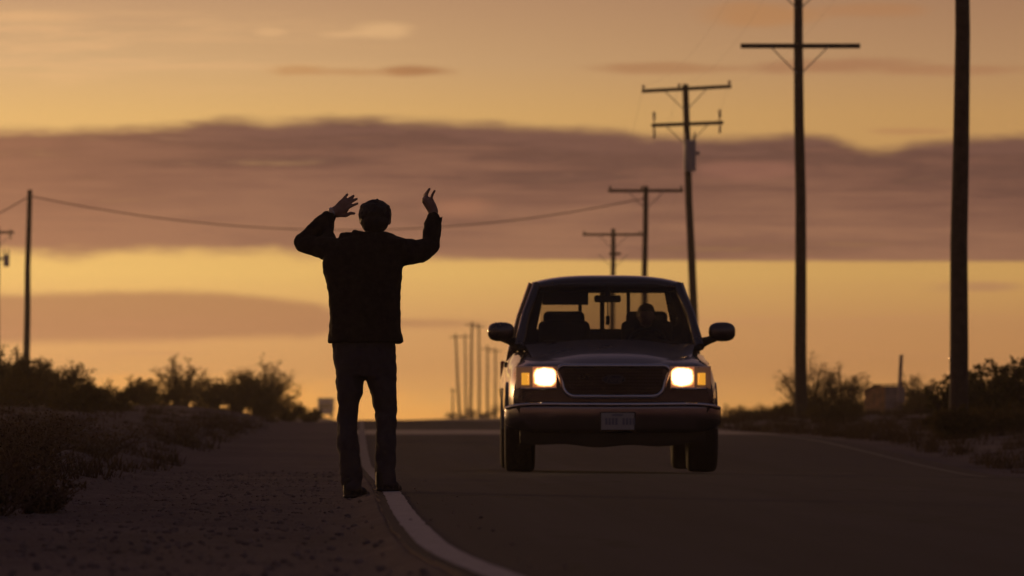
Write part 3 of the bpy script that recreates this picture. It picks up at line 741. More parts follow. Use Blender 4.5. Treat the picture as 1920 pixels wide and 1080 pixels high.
def cut(o, cutters):
    tmp = []
    for bm in cutters:
        me = bpy.data.meshes.new('tmp'); bmesh.ops.recalc_face_normals(bm, faces=bm.faces[:]); bm.to_mesh(me); bm.free()
        t = bpy.data.objects.new('tmp', me); C.objects.link(t); t.parent = truck; tmp.append(t)
        md = o.modifiers.new('b', 'BOOLEAN'); md.operation = 'DIFFERENCE'; md.object = t; md.solver = 'EXACT'
    dg = bpy.context.evaluated_depsgraph_get(); dg.update()
    me = bpy.data.meshes.new_from_object(o.evaluated_get(dg)); o.modifiers.clear(); o.data = me
    for t in tmp: bpy.data.objects.remove(t)
    return o
def arch(y, r):
    bm = bmesh.new(); nseg = 28
    loft(bm, [[Vector((x, y + r * math.cos(2 * math.pi * k / nseg), 0.40 + r * math.sin(2 * math.pi * k / nseg))) for k in range(nseg)] for x in (0.62, 1.3)]); 
    b2 = bmesh.new()
    loft(b2, [[Vector((-x, y + r * math.cos(2 * math.pi * k / nseg), 0.40 + r * math.sin(2 * math.pi * k / nseg))) for k in range(nseg)] for x in (0.62, 1.3)])
    return [bm, b2]

def sect(y, w, zb, zs, zt, mid=None):
    half = [(w - 0.14, zb), (w - 0.03, zb + 0.04), (w - 0.005, zb + 0.16), (w, 0.5 * (zb + zs)), (w - 0.008, zs - 0.20), (w - 0.035, zs - 0.10), (w - 0.085, zs - 0.03), (w - 0.16, zs + 0.002),
            (w * 0.74, zs + (zt - zs) * 0.55), (w * 0.5, zs + (zt - zs) * 0.85), (w * 0.25, zt - 0.004)]
    return [Vector((x, y, z)) for x, z in half] + [Vector((0, y, zt))] + [Vector((-x, y, z)) for x, z in half[::-1]]
bm = bmesh.new()
loft(bm, [sect(.10, .83, .46, .86, .86), sect(.105, .88, .45, .955, .965), sect(.15, .925, .44, .985, .995), sect(.28, .953, .42, 1.015, 1.035), sect(.6, .965, .40, 1.05, 1.10),
          sect(1.0, .965, .38, 1.085, 1.16), sect(1.25, .97, .38, 1.105, 1.20), sect(1.42, .975, .38, 1.12, 1.21), sect(1.62, .98, .38, 1.13, 1.18), sect(2.2, .985, .38, 1.15, 1.165), sect(3.14, .985, .38, 1.16, 1.17)])
body = TP('body', bm, M_paint)
cut(body, arch(.98, .43)); shade(body, 32)
# hood panel with raised centre
bm = bmesh.new(); rows = []
for k in range(9):
    t = k / 8; y = 0.135 + t * 1.15; row = []
    for i in range(15):
        s = -1 + 2 * i / 14
        hw = 0.70 + 0.10 * t
        zc = 0.995 + 0.225 * t ** 0.8 - (0.03 if k == 0 else 0)
        bulge = 0.014 * (1 - ss(0.35, 0.8, abs(s))) * ss(0, 0.5, t)
        row.append(Vector((s * hw, y - 0.02 * (1 - s * s), zc - 0.055 * (1 - 0.4 * t) * s * s + bulge + 0.012)))
    rows.append(row)
loft(bm, rows, closed=False, caps=False)
loft(bm, [[p - Vector((0, -0.015, 0.05)) for p in rows[0]], rows[0]], closed=False, caps=False)
TP('hood', bm, M_paint, 35)
# grille: dark recess, chrome surround, bars, emblem
def grille_path(x, zt, zb, y, inset=0.0):
    P = []
    xt, xb_ = x - inset, x * 0.90 - inset; zt -= inset; zb += inset; rc = 0.12
    rt_ = 0.055
    def corner(cx_, cz_, a0, a1, r):
        for k in range(7):
            a = math.radians(a0 + (a1 - a0) * k / 6); P.append(Vector((cx_ + r * math.cos(a), y, cz_ + r * math.sin(a))))
    corner(xt - rt_, zt - rt_, 0, 90, rt_); corner(-xt + rt_, zt - rt_, 90, 180, rt_)
    corner(-xb_ + rc - 0.01, zb + rc, 180, 270, rc); corner(xb_ - rc + 0.01, zb + rc, 270, 360, rc)
    # crown of the top edge and forward bow
    for p in P:
        p.y -= 0.045 * (1 - (p.x / x) ** 2)
        if p.z > (zt + zb) / 2: p.z += 0.012 * (1 - (p.x / x) ** 2)
    return P
GY = 0.085
bm = bmesh.new(); gp = grille_path(.515, .985, .705, GY + .035, .01); bm.faces.new([bm.verts.new(p) for p in gp]); TP('grille_backing', bm, M_grille)
bm = bmesh.new(); gp = grille_path(.515, .985, .705, GY)
tube(bm, gp, 0.021, 8, closed=True); TP('grille_surround', bm, M_chrome, 60)
bm = bmesh.new()
for k in range(1, 9):
    z = .715 + k * 0.029
    tube(bm, [Vector((x, GY + 0.012 - 0.045 * (1 - (x / .515) ** 2), z)) for x in np.linspace(-.455, .455, 13)], 0.0045, 5)
for k in range(-14, 15):
    x = k * 0.0315
    y = GY + 0.014 - 0.045 * (1 - (x / .515) ** 2)
    tube(bm, [(x, y, .725), (x, y, .972)], 0.004, 5)
TP('grille_mesh', bm, M_grille)
bm = bmesh.new(); el = [(0.105 * math.cos(k * math.pi / 16), 0.041 * math.sin(k * math.pi / 16)) for k in range(32)]
loft(bm, [[Vector((x * s, y, .862 + z * s)) for x, z in el] for y, s in ((.05, 1.0), (.032, 1.0), (.026, .93))])
em = TP('emblem', bm, mat('emblem_enamel', (0.03, 0.035, 0.07), 0.3, var=0.05), 30)
bm = bmesh.new(); tube(bm, [Vector((x, .028, .862 + z)) for x, z in el], 0.004, 6, closed=True); TP('emblem_rim', bm, mat('emblem_edge', (0.12, 0.12, 0.14), 0.35, metal=0.6, var=0.05), 60, em)
cu = bpy.data.curves.new('script', 'FONT'); cu.body = 'Ford'; cu.size = 0.075; cu.align_x = 'CENTER'; cu.align_y = 'CENTER'; cu.shear = 0.35; cu.extrude = 0.002
to = bpy.data.objects.new('script', cu); C.objects.link(to); dg = bpy.context.evaluated_depsgraph_get(); me = bpy.data.meshes.new_from_object(to.evaluated_get(dg)); bpy.data.objects.remove(to)
so = obj('emblem_script', me, mat('emblem_letter', (0.10, 0.10, 0.12), 0.4, var=0.05), em); so.location = (0, .0235, .862); so.rotation_euler = (math.radians(90), 0, 0)
# headlights
for s in (-1, 1):
    e = empty('headlight'); e.parent = truck
    def patch(x0, x1, z0, z1, y0, y1, th, cut_=0.0, n=6, wob=0):
        """slightly domed lens from inner x0 to outer x1 (wraps back outward)"""
        b = bmesh.new(); fr = []; bk = []
        out_ = [(x0, z0), (x0, z1 - cut_ * 1.2), (x0 + cut_, z1)] if cut_ else [(x0, z0), (x0, z1)]
        top_ = [(x0 + (x1 - x0) * k / n, z1) for k in range(1, n)]
        rt = [(x1, z1), (x1, z0)]; bt_ = [(x1 - (x1 - x0) * k / n, z0) for k in range(1, n)]
        pts = out_ + top_ + rt + bt_
        yy = lambda x: y0 + (y1 - y0) * ((x - x0) / (x1 - x0)) ** 2
        loft(b, [[Vector((s * x, yy(x) + th, z)) for x, z in pts], [Vector((s * x, yy(x), z)) for x, z in pts], [Vector((s * (x + (0.012 if x < (x0 + x1) / 2 else -0.012)), yy(x) - 0.012, z + (0.012 if z < (z0 + z1) / 2 else -0.012))) for x, z in pts]])
        return b
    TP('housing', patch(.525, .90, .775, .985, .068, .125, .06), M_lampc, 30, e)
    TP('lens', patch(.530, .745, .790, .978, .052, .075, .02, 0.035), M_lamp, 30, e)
    TP('turn_signal', patch(.778, .848, .812, .922, .072, .084, .02), M_amber, 30, e)
    bm = bmesh.new(); tube(bm, [(s * .53, .06, .782), (s * .7, .065, .775), (s * .86, .115, .778), (s * .905, .17, .80)], 0.012, 6); TP('trim', bm, M_chrome, 60, e)
# front bumper: chrome face bowed forward
bm = bmesh.new(); rings = []
for i in range(25):
    s = -1 + 2 * i / 24; x = s * 1.0; bow = 0.0 + 0.12 * abs(s) ** 2.4 + 0.16 * abs(s) ** 14; drop = -0.012 * (1 - s * s) + 0.012
    prof = [(0.10, .648), (0.045, .655), (0.018, .645), (0.0, .622), (-0.004, .59), (-0.002, .50), (0.010, .405), (0.05, .37), (0.10, .38)]
    k_ = 1 - 0.45 * abs(s) ** 9
    rings.append([Vector((x, bow + y, .54 + (z + drop * (1 if z > .55 else 0) - .54) * k_)) for y, z in prof])
loft(bm, rings); TP('bumper', bm, mat('bumper_dark_chrome', (0.26, 0.25, 0.28), 0.20, metal=1.0, var=0.08, scale=6), 40)
bm = bmesh.new()
tube(bm, [Vector((s, -0.012 + 0.12 * abs(s) ** 2.4 + 0.16 * abs(s) ** 14, .630 - .05 * abs(s) ** 9 - 0.012 * (1 - s * s) + .012)) for s in np.linspace(-.985, .985, 41)], 0.017, 6); TP('bumper_trim', bm, M_chrome, 60)
bm = bmesh.new(); rings = []
for i in range(21):
    s = -1 + 2 * i / 20; x = s * .86; bow = 0.10 + 0.16 * abs(s) ** 3; zb = .245 + 0.035 * s * s + 0.012 * math.sin(9 * s)
    rings.append([Vector((x, bow + y, z)) for y, z in ((0, .43), (-.02, .34), (0.0, zb), (.05, zb), (.10, .43))])
loft(bm, rings); TP('air_dam', bm, M_black, 40)
# licence plate with embossed marks
bm = bmesh.new(); box(bm, (0.035, -0.022, .476), (.305, .008, .155), 0.003); pl = TP('licence_plate', bm, M_plate)
bm = bmesh.new(); box(bm, (0.035, -0.0275, .534), (.10, .004, .018), 0.0)
for x0 in (-0.105, 0.055):
    for k in range(4):
        cxk = 0.035 + x0 + 0.0 + k * 0.031
        box(bm, (cxk, -0.0275, .475), (.022, .004, .062), 0.0)
TP('plate_marking', bm, M_ink, None, pl)
bm = bmesh.new(); box(bm, (0.035, -0.012, .476), (.33, .014, .175), 0.004); TP('plate_frame', bm, M_black)
# wheels
for (y, nm_) in ((.98, 'f'), (4.50, 'r')):
    for s in (-1, 1):
        e = empty('wheel'); e.parent = truck
        bm = bmesh.new(); r = .372
        prof = [(-.13, .22), (-.142, .27), (-.14, .33), (-.125, .357), (-.10, .368), (-.05, r), (0, r + .001), (.05, r), (.10, .368), (.125, .357), (.14, .33), (.142, .27), (.13, .22)]
        lathe_x(bm, prof, 40, s * .852, (y, r)); TP('tyre', bm, M_rubber, 50, e)
        bm = bmesh.new(); lathe_x(bm, [(s * -.11, .222), (s * .095, .222), (s * .112, .215), (s * .08, .19), (s * .06, .07), (s * .09, .06), (s * .095, .001)], 30, s * .852, (y, r)); TP('rim', bm, M_rim, 35, e)
    bm = bmesh.new(); tube(bm, [(-.75, y, .36), (-.1, y, .33), (.1, y, .33), (.75, y, .36)], [.05, .06, .06, .05], 8); TP('axle', bm, M_black)
bm = bmesh.new(); box(bm, (-.42, 2.9, .42), (.09, 5.0, .14), .01); box(bm, (.42, 2.9, .42), (.09, 5.0, .14), .01); box(bm, (0, 2.2, .40), (.5, 1.0, .2), .05); TP('chassis', bm, M_black)
# fender lips
for y in (.98, 4.5):
    for s in (-1, 1):
        bm = bmesh.new(); tube(bm, [Vector((s * .972, y + .435 * math.cos(a), .40 + .435 * math.sin(a))) for a in np.linspace(0.0, math.pi, 15)], .016, 6); TP('wheel_lip', bm, M_paint, 60)
# cargo bed
bm = bmesh.new()
loft(bm, [[Vector((s_ * x, y, z)) for s_, x, z in P] for y in (3.2, 3.4, 4.5, 5.4, 5.5) for P in [[(1, .85, .46), (1, .945, .50), (1, .985 + (.02 if y > 3.3 and y < 5.45 else 0), .80), (1, .955, 1.05), (1, .935, 1.17), (1, .85, 1.17), (1, .84, .75),
      (-1, .84, .75), (-1, .85, 1.17), (-1, .935, 1.17), (-1, .955, 1.05), (-1, .985 + (.02 if y > 3.3 and y < 5.45 else 0), .80), (-1, .945, .50), (-1, .85, .46)]]])
bed = TP('cargo_bed', bm, M_paint); cut(bed, arch(4.5, .43)); shade(bed, 32)
bm = bmesh.new(); box(bm, (0, 5.535, .83), (1.86, .06, .66), .015); TP('tailgate', bm, M_paint)
bm = bmesh.new(); box(bm, (0, 3.235, .95), (1.66, .05, .42), .01); TP('bed_front', bm, M_paint)
bm = bmesh.new(); box(bm, (0, 5.66, .55), (1.8, .12, .18), .03); TP('rear_bumper', bm, M_chrome)
for s in (-1, 1):
    bm = bmesh.new(); box(bm, (s * .92, 5.55, .92), (.13, .06, .34), .02); TP('tail_light', bm, mat('tail_red', (0.3, 0.01, 0.01), 0.3))
# cab greenhouse
A0, A1 = Vector((.855, 1.42, 1.175)), Vector((.675, 2.04, 1.775))      # A pillar
B1 = Vector((.70, 2.55, 1.80)); C1 = Vector((.675, 3.06, 1.775)); C0 = Vector((.84, 3.12, 1.165)); Bm0 = Vector((.90, 2.62, 1.16))
mir = lambda p: Vector((-p.x, p.y, p.z))
for s in (1, -1):
    f_ = (lambda p: p) if s > 0 else mir
    bm = bmesh.new(); k0 = A0.lerp(A1, .5) + Vector((.022, -.01, .012)); tube(bm, [f_(A0), f_(k0), f_(A1)], [.05, .042, .045], 8); TP('a_pillar', bm, M_paint, 50)
    bm = bmesh.new(); tube(bm, [f_(Bm0), f_(Bm0.lerp(B1, .5) + Vector((.02, 0, 0))), f_(B1)], [.05, .045, .05], 8); TP('b_pillar', bm, M_paint, 50)
    bm = bmesh.new(); tube(bm, [f_(C0), f_(C0.lerp(C1, .5) + Vector((.02, 0, 0))), f_(C1)], [.07, .065, .06], 8); TP('c_pillar', bm, M_paint, 50)
    # side glass: front door, rear quarter
    for (p0, p1, q1, q0) in ((A0 + Vector((.03, .12, 0)), A1 + Vector((.015, .06, 0)), B1 + Vector((0, -.04, 0)), Bm0 + Vector((0, -.04, 0))), (Bm0 + Vector((0, .05, 0)), B1 + Vector((0, .05, 0)), C1, C0)):
        bm = bmesh.new(); rows = []
        for i in range(5):
            t = i / 4; a, b = p0.lerp(p1, t), q0.lerp(q1, t); bo = Vector((.025 * math.sin(math.pi * t), 0, 0)); rows.append([f_(a + bo), f_(b + bo)])
        loft(bm, rows, False, False); TP('side_window', bm, M_glass, 60)
    # door seam handle and mirror
    bm = bmesh.new(); box(bm, (s * .965, 2.35, 1.02), (.035, .16, .05), .012); TP('door_handle', bm, M_black)
    mx = 1.075 if s > 0 else 1.02
    bm = bmesh.new(); rings = []
    for k in range(9):
        t = k / 8; y = 1.60 + .15 * (t - .5); sc = math.sqrt(max(0.02, 1 - (2 * t - 1) ** 2 * .93)) if t < .5 else 1 - .10 * (2 * t - 1) ** 2
        rings.append([Vector((s * mx + .128 * sc * math.copysign(abs(math.cos(a)) ** .75, math.cos(a)), y, 1.325 + .092 * sc * math.copysign(abs(math.sin(a)) ** .75, math.sin(a)))) for a in np.linspace(0, 2 * math.pi, 20, endpoint=False)])
    loft(bm, rings); mm = TP('door_mirror', bm, M_paint, 50)
    bm = bmesh.new(); tube(bm, [(s * .88, 1.62, 1.22), (s * .95, 1.61, 1.245), (s * 1.02, 1.60, 1.27)], [.05, .038, .035], 8); TP('mirror_arm', bm, M_black, 60, mm)
    bm = bmesh.new(); box(bm, (s * mx, 1.682, 1.325), (.21, .01, .14), .004); TP('mirror_glass', bm, M_chrome, None, mm)
# roof shell
bm = bmesh.new(); rings = []
for (y, hw, zc, ze, th) in ((1.99, .665, 1.79, 1.765, .02), (2.02, .68, 1.835, 1.79, .05), (2.12, .695, 1.866, 1.805, .07), (2.4, .712, 1.882, 1.815, .08), (2.8, .71, 1.88, 1.812, .08), (3.02, .695, 1.865, 1.80, .07), (3.12, .68, 1.82, 1.775, .04)):
    up_ = [Vector((s * hw, y, ze + (zc - ze) * (1 - abs(s) ** 3.2))) for s in np.linspace(-1, 1, 17)]
    dn_ = [Vector((s * hw * .97, y, ze - th * .5)) for s in np.linspace(1, -1, 17)]
    rings.append(up_ + dn_)
loft(bm, rings); TP('roof', bm, M_paint, 40)
# windshield (curved)
bm = bmesh.new(); rows = []
for j in range(7):
    t = j / 6; a = A0.lerp(A1, t); row = []
    for i in range(15):
        s = -1 + 2 * i / 14; row.append(Vector((s * (a.x + .01), a.y - (.17 - .09 * t) * (1 - s * s) - .005, a.z + .0 + (.02 if j == 6 else 0) * (1 - s * s))))
    rows.append(row)
loft(bm, rows, False, False); TP('windshield', bm, M_glass, 60)
bm = bmesh.new(); tube(bm, [Vector((s * .86, 1.42 - .17 * (1 - s * s) - .02, 1.165 + .01 * (1 - s * s))) for s in np.linspace(-1, 1, 15)], .028, 6); TP('cowl', bm, M_black, 60)
for (x0, x1) in ((-.62, -.02), (.02, .66)):
    bm = bmesh.new(); tube(bm, [(x1, 1.235, 1.205), ((x0 + x1) / 2, 1.245, 1.228), (x0, 1.31, 1.235)], [.011, .009, .006], 5); TP('wiper', bm, M_black)
# header shade band at the top of the cab, dashboard, seats
bm = bmesh.new(); box(bm, (0, 2.10, 1.742), (1.30, .12, .06), .02); TP('roof_header', bm, M_black)
bm = bmesh.new(); rings = []
for s in np.linspace(-1, 1, 17):
    x = s * .80; z = 1.225 + .055 * math.exp(-((x - .36) / .18) ** 2)
    rings.append([Vector((x, 1.36, 1.10)), Vector((x, 1.36, 1.17)), Vector((x, 1.55, z)), Vector((x, 1.80, z - .01)), Vector((x, 1.88, 1.12))])
loft(bm, rings); TP('dashboard', bm, M_black, 50)
bm = bmesh.new(); tube(bm, [Vector((.38 + .185 * math.cos(a), 1.98 + .07 * math.sin(a), 1.20 + .165 * math.sin(a))) for a in np.linspace(0, 2 * math.pi, 24, endpoint=False)], .016, 6, closed=True)
tube(bm, [(.38, 1.98, 1.20), (.38, 1.80, 1.13)], .03, 6); tube(bm, [(.21, 1.98, 1.20), (.55, 1.98, 1.20)], .02, 6); TP('steering_wheel', bm, M_black)
for cx_ in (-.40, .40):
    bm = bmesh.new()
    box(bm, (cx_, 2.62, 1.27), (.50, .14, .36), .06, Matrix.Rotation(math.radians(-12), 3, 'X'), 3)
    st_o = TP('seat_back', bm, M_cloth, 60)
    bm = bmesh.new(); box(bm, (cx_, 2.70, 1.455), (.40, .10, .17), .05, None, 3); TP('headrest', bm, M_cloth, 60, st_o)
bm = bmesh.new(); box(bm, (-.40, 2.08, 1.665), (.44, .02, .155), .009, Matrix.Rotation(math.radians(12), 3, 'X'), 3); TP('sun_visor', bm, M_cloth)
bm = bmesh.new(); box(bm, (0.0, 1.97, 1.645), (.255, .04, .068), .02, None, 3); tube(bm, [(0, 1.97, 1.66), (0, 2.0, 1.76)], .028, 8); TP('rear_view_mirror', bm, M_black, 50)
bm = bmesh.new(); tube(bm, [(0, 1.965, 1.62), (0.003, 1.965, 1.47)], .006, 6); box(bm, (0.0, 1.965, 1.44), (.035, .02, .09), .01); TP('mirror_pendant', bm, M_black)
# rear cab wall with four-pane sliding window
RW, RZ0, RZ1, RY = .655, 1.375, 1.725, 3.09
bm = bmesh.new(); box(bm, (0, RY, (1.14 + RZ0) / 2), (1.56, .06, RZ0 - 1.14), 0); box(bm, (0, RY, (RZ1 + 1.80) / 2), (1.34, .06, 1.80 - RZ1), 0)
for s in (-1, 1):
    loft(bm, [[Vector((s * .80, RY + d, RZ0)), Vector((s * RW, RY + d, RZ0)), Vector((s * (RW - .07), RY + d, RZ1)), Vector((s * .69, RY + d, RZ1))] for d in (-.028, .028)])
TP('cab_rear_wall', bm, M_paint)
xs = [-.62, -.235, -.02, .235, .62]
for a, b in zip(xs[:-1], xs[1:]):
    bm = bmesh.new(); bm.faces.new([bm.verts.new(p) for p in ((a, RY, RZ0), (b, RY, RZ0), (b, RY, RZ1), (a, RY, RZ1))]); TP('rear_window', bm, M_glassr)
for x, w_ in ((-.235, .035), (.235, .035), (-.02, .045)):
    bm = bmesh.new(); box(bm, (x, RY - .012, (RZ0 + RZ1) / 2), (w_, .035, RZ1 - RZ0), .004); TP('window_divider', bm, M_black)

# ------------------------------------------------------------------ people: capsules fused by voxel remesh
def sph_pts(n=7, m=12):
    P = [Vector((0, 0, 1)), Vector((0, 0, -1))]
    for i in range(1, n):
        t = math.pi * i / n
        P += [Vector((math.sin(t) * math.cos(2 * math.pi * k / m), math.sin(t) * math.sin(2 * math.pi * k / m), math.cos(t))) for k in range(m)]
    return P
SPH = sph_pts()
def capsule(bm, a, b, ra, rb, sub=2, flat=None):
    a, b = Vector(a), Vector(b); fl = flat or (1, 1, 1); t = bmesh.new()
    for p, r in ((a, ra), (b, rb)):
        for q in SPH: t.verts.new(p + Vector((q.x * fl[0], q.y * fl[1], q.z * fl[2])) * r)
    bmesh.ops.convex_hull(t, input=t.verts[:])
    t.verts.index_update()
    mp_ = {}
    for fc in t.faces:
        bm.faces.new([mp_.setdefault(v_.index, None) or mp_.__setitem__(v_.index, bm.verts.new(v_.co)) or mp_[v_.index] for v_ in fc.verts])
    t.free()
def ellipsoid(bm, c, r, rot=None):
    q = bmesh.ops.create_icosphere(bm, subdivisions=3, radius=1.0)['verts']
    M = Matrix.Translation(Vector(c)) @ (rot.to_4x4() if rot else Matrix()) @ Matrix.Diagonal((*r, 1))
    bmesh.ops.transform(bm, matrix=M, verts=q)
CLOUD = bpy.data.textures.new('folds', 'CLOUDS'); CLOUD.noise_scale = 0.09; CLOUD.noise_depth = 2
CLOUD2 = bpy.data.textures.new('hairs', 'CLOUDS'); CLOUD2.noise_scale = 0.025; CLOUD2.noise_depth = 2
def fuse(name, bm, voxel, smooth_it, material, parent, disp=0.0, tex=None):
    me = bpy.data.meshes.new(name); bmesh.ops.recalc_face_normals(bm, faces=bm.faces[:]); bm.to_mesh(me); bm.free()
    t = bpy.data.objects.new('tmp', me); C.objects.link(t)
    md = t.modifiers.new('r', 'REMESH'); md.mode = 'VOXEL'; md.voxel_size = voxel; md.adaptivity = 0.0
    ms = t.modifiers.new('s', 'SMOOTH'); ms.iterations = smooth_it; ms.factor = 0.5
    if disp:
        dm = t.modifiers.new('d', 'DISPLACE'); dm.texture = tex or CLOUD; dm.strength = disp; dm.mid_level = 0.5; dm.texture_coords = 'LOCAL'
    dg = bpy.context.evaluated_depsgraph_get(); dg.update()
    m2 = bpy.data.meshes.new_from_object(t.evaluated_get(dg)); m2.name = name; bpy.data.objects.remove(t)
    m2.materials.clear()
    return obj(name, m2, material, parent, smooth=True)
M_skin = mat('skin', (0.33, 0.20, 0.15), 0.55, var=0.08, scale=15)
M_hair = mat('dark_hair', (0.018, 0.012, 0.010), 0.6, var=0.2, scale=60)
M_jack = mat('dark_jacket', (0.030, 0.022, 0.020), 0.9, var=0.3, scale=25, bump=0.3, bscale=200, spec=0.2)
M_jean = mat('dark_denim', (0.075, 0.064, 0.076), 0.9, var=0.08, scale=25, bump=0.3, bscale=250, spec=0.2)
M_shoe = mat('dark_leather', (0.02, 0.015, 0.013), 0.6, var=0.2)
PS = F / 36.9
man = empty('person', ((690 - CX) / F * 36.9, 36.9, 0.0))
tag(man, 'person standing on the road edge, back turned, arms raised, in dark jacket and jeans', 'person')
mp = lambda x, y, d=0.0: Vector(((x - 690) / PS, d, (922 - y) / PS))
px2m = 1 / PS
# body: one continuous figure (skin)
bm = bmesh.new()
ellipsoid(bm, mp(703, 405, .02), (.082, .100, .108)); ellipsoid(bm, mp(704, 422, .045), (.062, .075, .075))          # cranium, face
capsule(bm, mp(704, 436, .075), mp(704, 438, .08), .026, .024); ellipsoid(bm, mp(704, 416, .128), (.013, .016, .024))  # chin, nose
ellipsoid(bm, mp(698, 408, .11), (.014, .010, .009)); ellipsoid(bm, mp(710, 408, .11), (.014, .010, .009)); ellipsoid(bm, mp(704, 428, .112), (.024, .010, .008))  # eyes, mouth
for s in (-1, 1): ellipsoid(bm, mp(703.5 + s * 26.5, 412, .012), (.012, .022, .032))
capsule(bm, mp(703, 425, 0.0), mp(701, 450, -.01), .055, .06)
capsule(bm, mp(694, 480, 0), mp(686, 620, 0), .11, .10)
capsule(bm, mp(640, 470, 0), mp(745, 472, 0), .07, .07)
for a, b, c in (((664, 650), (652, 775), (657, 900)), ((706, 650), (723, 770), (722, 895))):
    capsule(bm, mp(*a), mp(*b), .070, .050); capsule(bm, mp(*b), mp(*c), .050, .040)
# arms
LS, LE, LW = mp(630, 472, 0), mp(564, 454, .15), mp(621, 397, .20)
RS, RE, RW_ = mp(750, 472, 0), mp(809, 458, .17), mp(811, 394, .24)
capsule(bm, LS, LE, .055, .042); capsule(bm, LE, LW, .042, .029)
capsule(bm, RS, RE, .055, .042); capsule(bm, RE, RW_, .042, .029)
def finger(pts, r0, r1):
    for i in range(len(pts) - 1):
        t0, t1 = i / (len(pts) - 1), (i + 1) / (len(pts) - 1)
        capsule(bm, pts[i], pts[i + 1], r0 + (r1 - r0) * t0, r0 + (r1 - r0) * t1, 2)
# left hand: fingers fan up and towards the head, thumb below
capsule(bm, LW, mp(631, 392, .205), .031, .036, flat=(1, .62, 1)); capsule(bm, mp(629, 394, .205), mp(641, 380, .21), .034, .032, flat=(1, .5, 1)); capsule(bm, mp(631, 396, .205), mp(645, 389, .21), .034, .027, flat=(1, .5, 1))
finger([mp(638, 376, .21), mp(644, 368, .22), mp(649, 362, .235)], .0112, .0088)
finger([mp(643, 378, .215), mp(653, 370, .225), mp(661, 364.5, .235)], .0114, .009)
finger([mp(647, 382, .215), mp(658, 375, .225), mp(667, 370, .235)], .0112, .0088)
finger([mp(649, 388, .21), mp(659, 383, .215), mp(668.5, 379, .22)], .0108, .0082)
finger([mp(637, 401, .205), mp(647, 401.5, .22), mp(655, 397, .235), mp(662, 397.5, .24)], .014, .0095)
# right hand: bent back at the wrist, fingers up, little finger apart
capsule(bm, RW_, mp(807, 383, .25), .034, .035, flat=(1, 1, 1)); capsule(bm, mp(807, 385, .25), mp(798, 373, .25), .034, .030, flat=(1, 1.25, 1)); capsule(bm, mp(809, 383, .24), mp(806, 373, .24), .026, .022, flat=(1, 1.2, 1))
finger([mp(795, 372, .285), mp(795, 363, .30), mp(801, 354, .30)], .0115, .009)
finger([mp(796, 371, .262), mp(797, 361, .272), mp(804, 351, .268)], .0118, .0092)
finger([mp(798, 371, .24), mp(799, 361, .245), mp(803, 353, .24)], .0115, .009)
finger([mp(807, 372, .225), mp(809.5, 363, .222), mp(814, 355, .218)], .0105, .008)
finger([mp(803, 383, .285), mp(797, 377, .315), mp(795, 369, .325)], .0120, .0088)
fuse('body', bm, 0.0048, 3, M_skin, man)
# hair
bm = bmesh.new()
ellipsoid(bm, mp(703, 403, .008), (.105, .114, .099)); ellipsoid(bm, mp(703, 416, -.03), (.091, .082, .078)); ellipsoid(bm, mp(704, 388, .05), (.080, .085, .048))
ellipsoid(bm, mp(703.5, 430, -.045), (.058, .045, .04))
hr = random.Random(3)
for k in range(30):
    a = hr.uniform(0, 6.28); e_ = hr.uniform(-0.35, 1.3); n_ = Vector((math.cos(a) * math.cos(e_), math.sin(a) * math.cos(e_), math.sin(e_)))
    if n_.y > 0.45 and n_.z < 0.4: continue
    p = mp(703, 404, .0) + Vector((n_.x * .092, n_.y * .098, n_.z * .088)); dr = (n_ + Vector((hr.gauss(0, .5), hr.gauss(0, .4), hr.gauss(-.2, .4)))).normalized()
    capsule(bm, p, p + dr * hr.uniform(.008, .017), .018, .008)
fuse('hair', bm, 0.005, 3, M_hair, man, 0.012, CLOUD2)
# jacket
bm = bmesh.new(); rings = []
prof = [(643, 616, 757, .135), (640, 615, 758, .14), (622, 617, 754, .138), (600, 618.5, 751, .135), (580, 618, 750, .132), (560, 617, 750, .13), (535, 613, 751, .13), (512, 607, 753, .13), (495, 605, 757, .128), (478, 608, 758, .122), (462, 615, 765, .112), (450, 628, 766, .10), (444, 646, 748, .088), (440, 664, 736, .078), (435, 678, 727, .068)]
for (y, xl_, xr_, d) in prof:
    cxx, hw = (xl_ + xr_) / 2, (xr_ - xl_) / 2
    rings.append([mp(cxx + hw * math.copysign(abs(math.cos(a)) ** .82, math.cos(a)), y, d * math.copysign(abs(math.sin(a)) ** .85, math.sin(a)) + (-.012 if y > 440 else .0)) for a in np.linspace(0, 2 * math.pi, 40, endpoint=False)])
loft(bm, rings)
capsule(bm, mp(628, 470, 0), mp(600, 463, .08), .082, .074); capsule(bm, mp(600, 464, .08), mp(565, 454, .145), .072, .056); capsule(bm, mp(567, 455, .145), mp(565, 451, .15), .058, .054)
capsule(bm, mp(566, 452, .15), mp(612, 407, .19), .060, .050); capsule(bm, mp(600, 416, .185), mp(617, 404, .195), .050, .040)
capsule(bm, mp(613, 412, .185), mp(614, 430, .15), .043, .036); capsule(bm, mp(614, 432, .14), mp(618, 455, .06), .036, .05)
capsule(bm, mp(748, 474, 0), mp(782, 472, .09), .086, .076); capsule(bm, mp(782, 472, .09), mp(808, 458, .16), .076, .058)
capsule(bm, mp(807, 456, .165), mp(811, 420, .205), .060, .054); capsule(bm, mp(811, 424, .20), mp(811.5, 405, .225), .054, .044)
capsule(bm, mp(821, 416, .20), mp(826, 409, .20), .014, .010); capsule(bm, mp(826, 409, .20), mp(829, 403, .20), .010, .006)
capsule(bm, mp(800, 412, .22), mp(797, 419, .21), .016, .014)
capsule(bm, mp(666, 437, -.06), mp(676, 441, -.08), .018, .020); capsule(bm, mp(676, 440, -.078), mp(722, 443, -.078), .021, .021); capsule(bm, mp(722, 443, -.075), mp(733, 448, -.05), .020, .016)
capsule(bm, mp(643, 444, -.02), mp(660, 443, -.03), .026, .024)
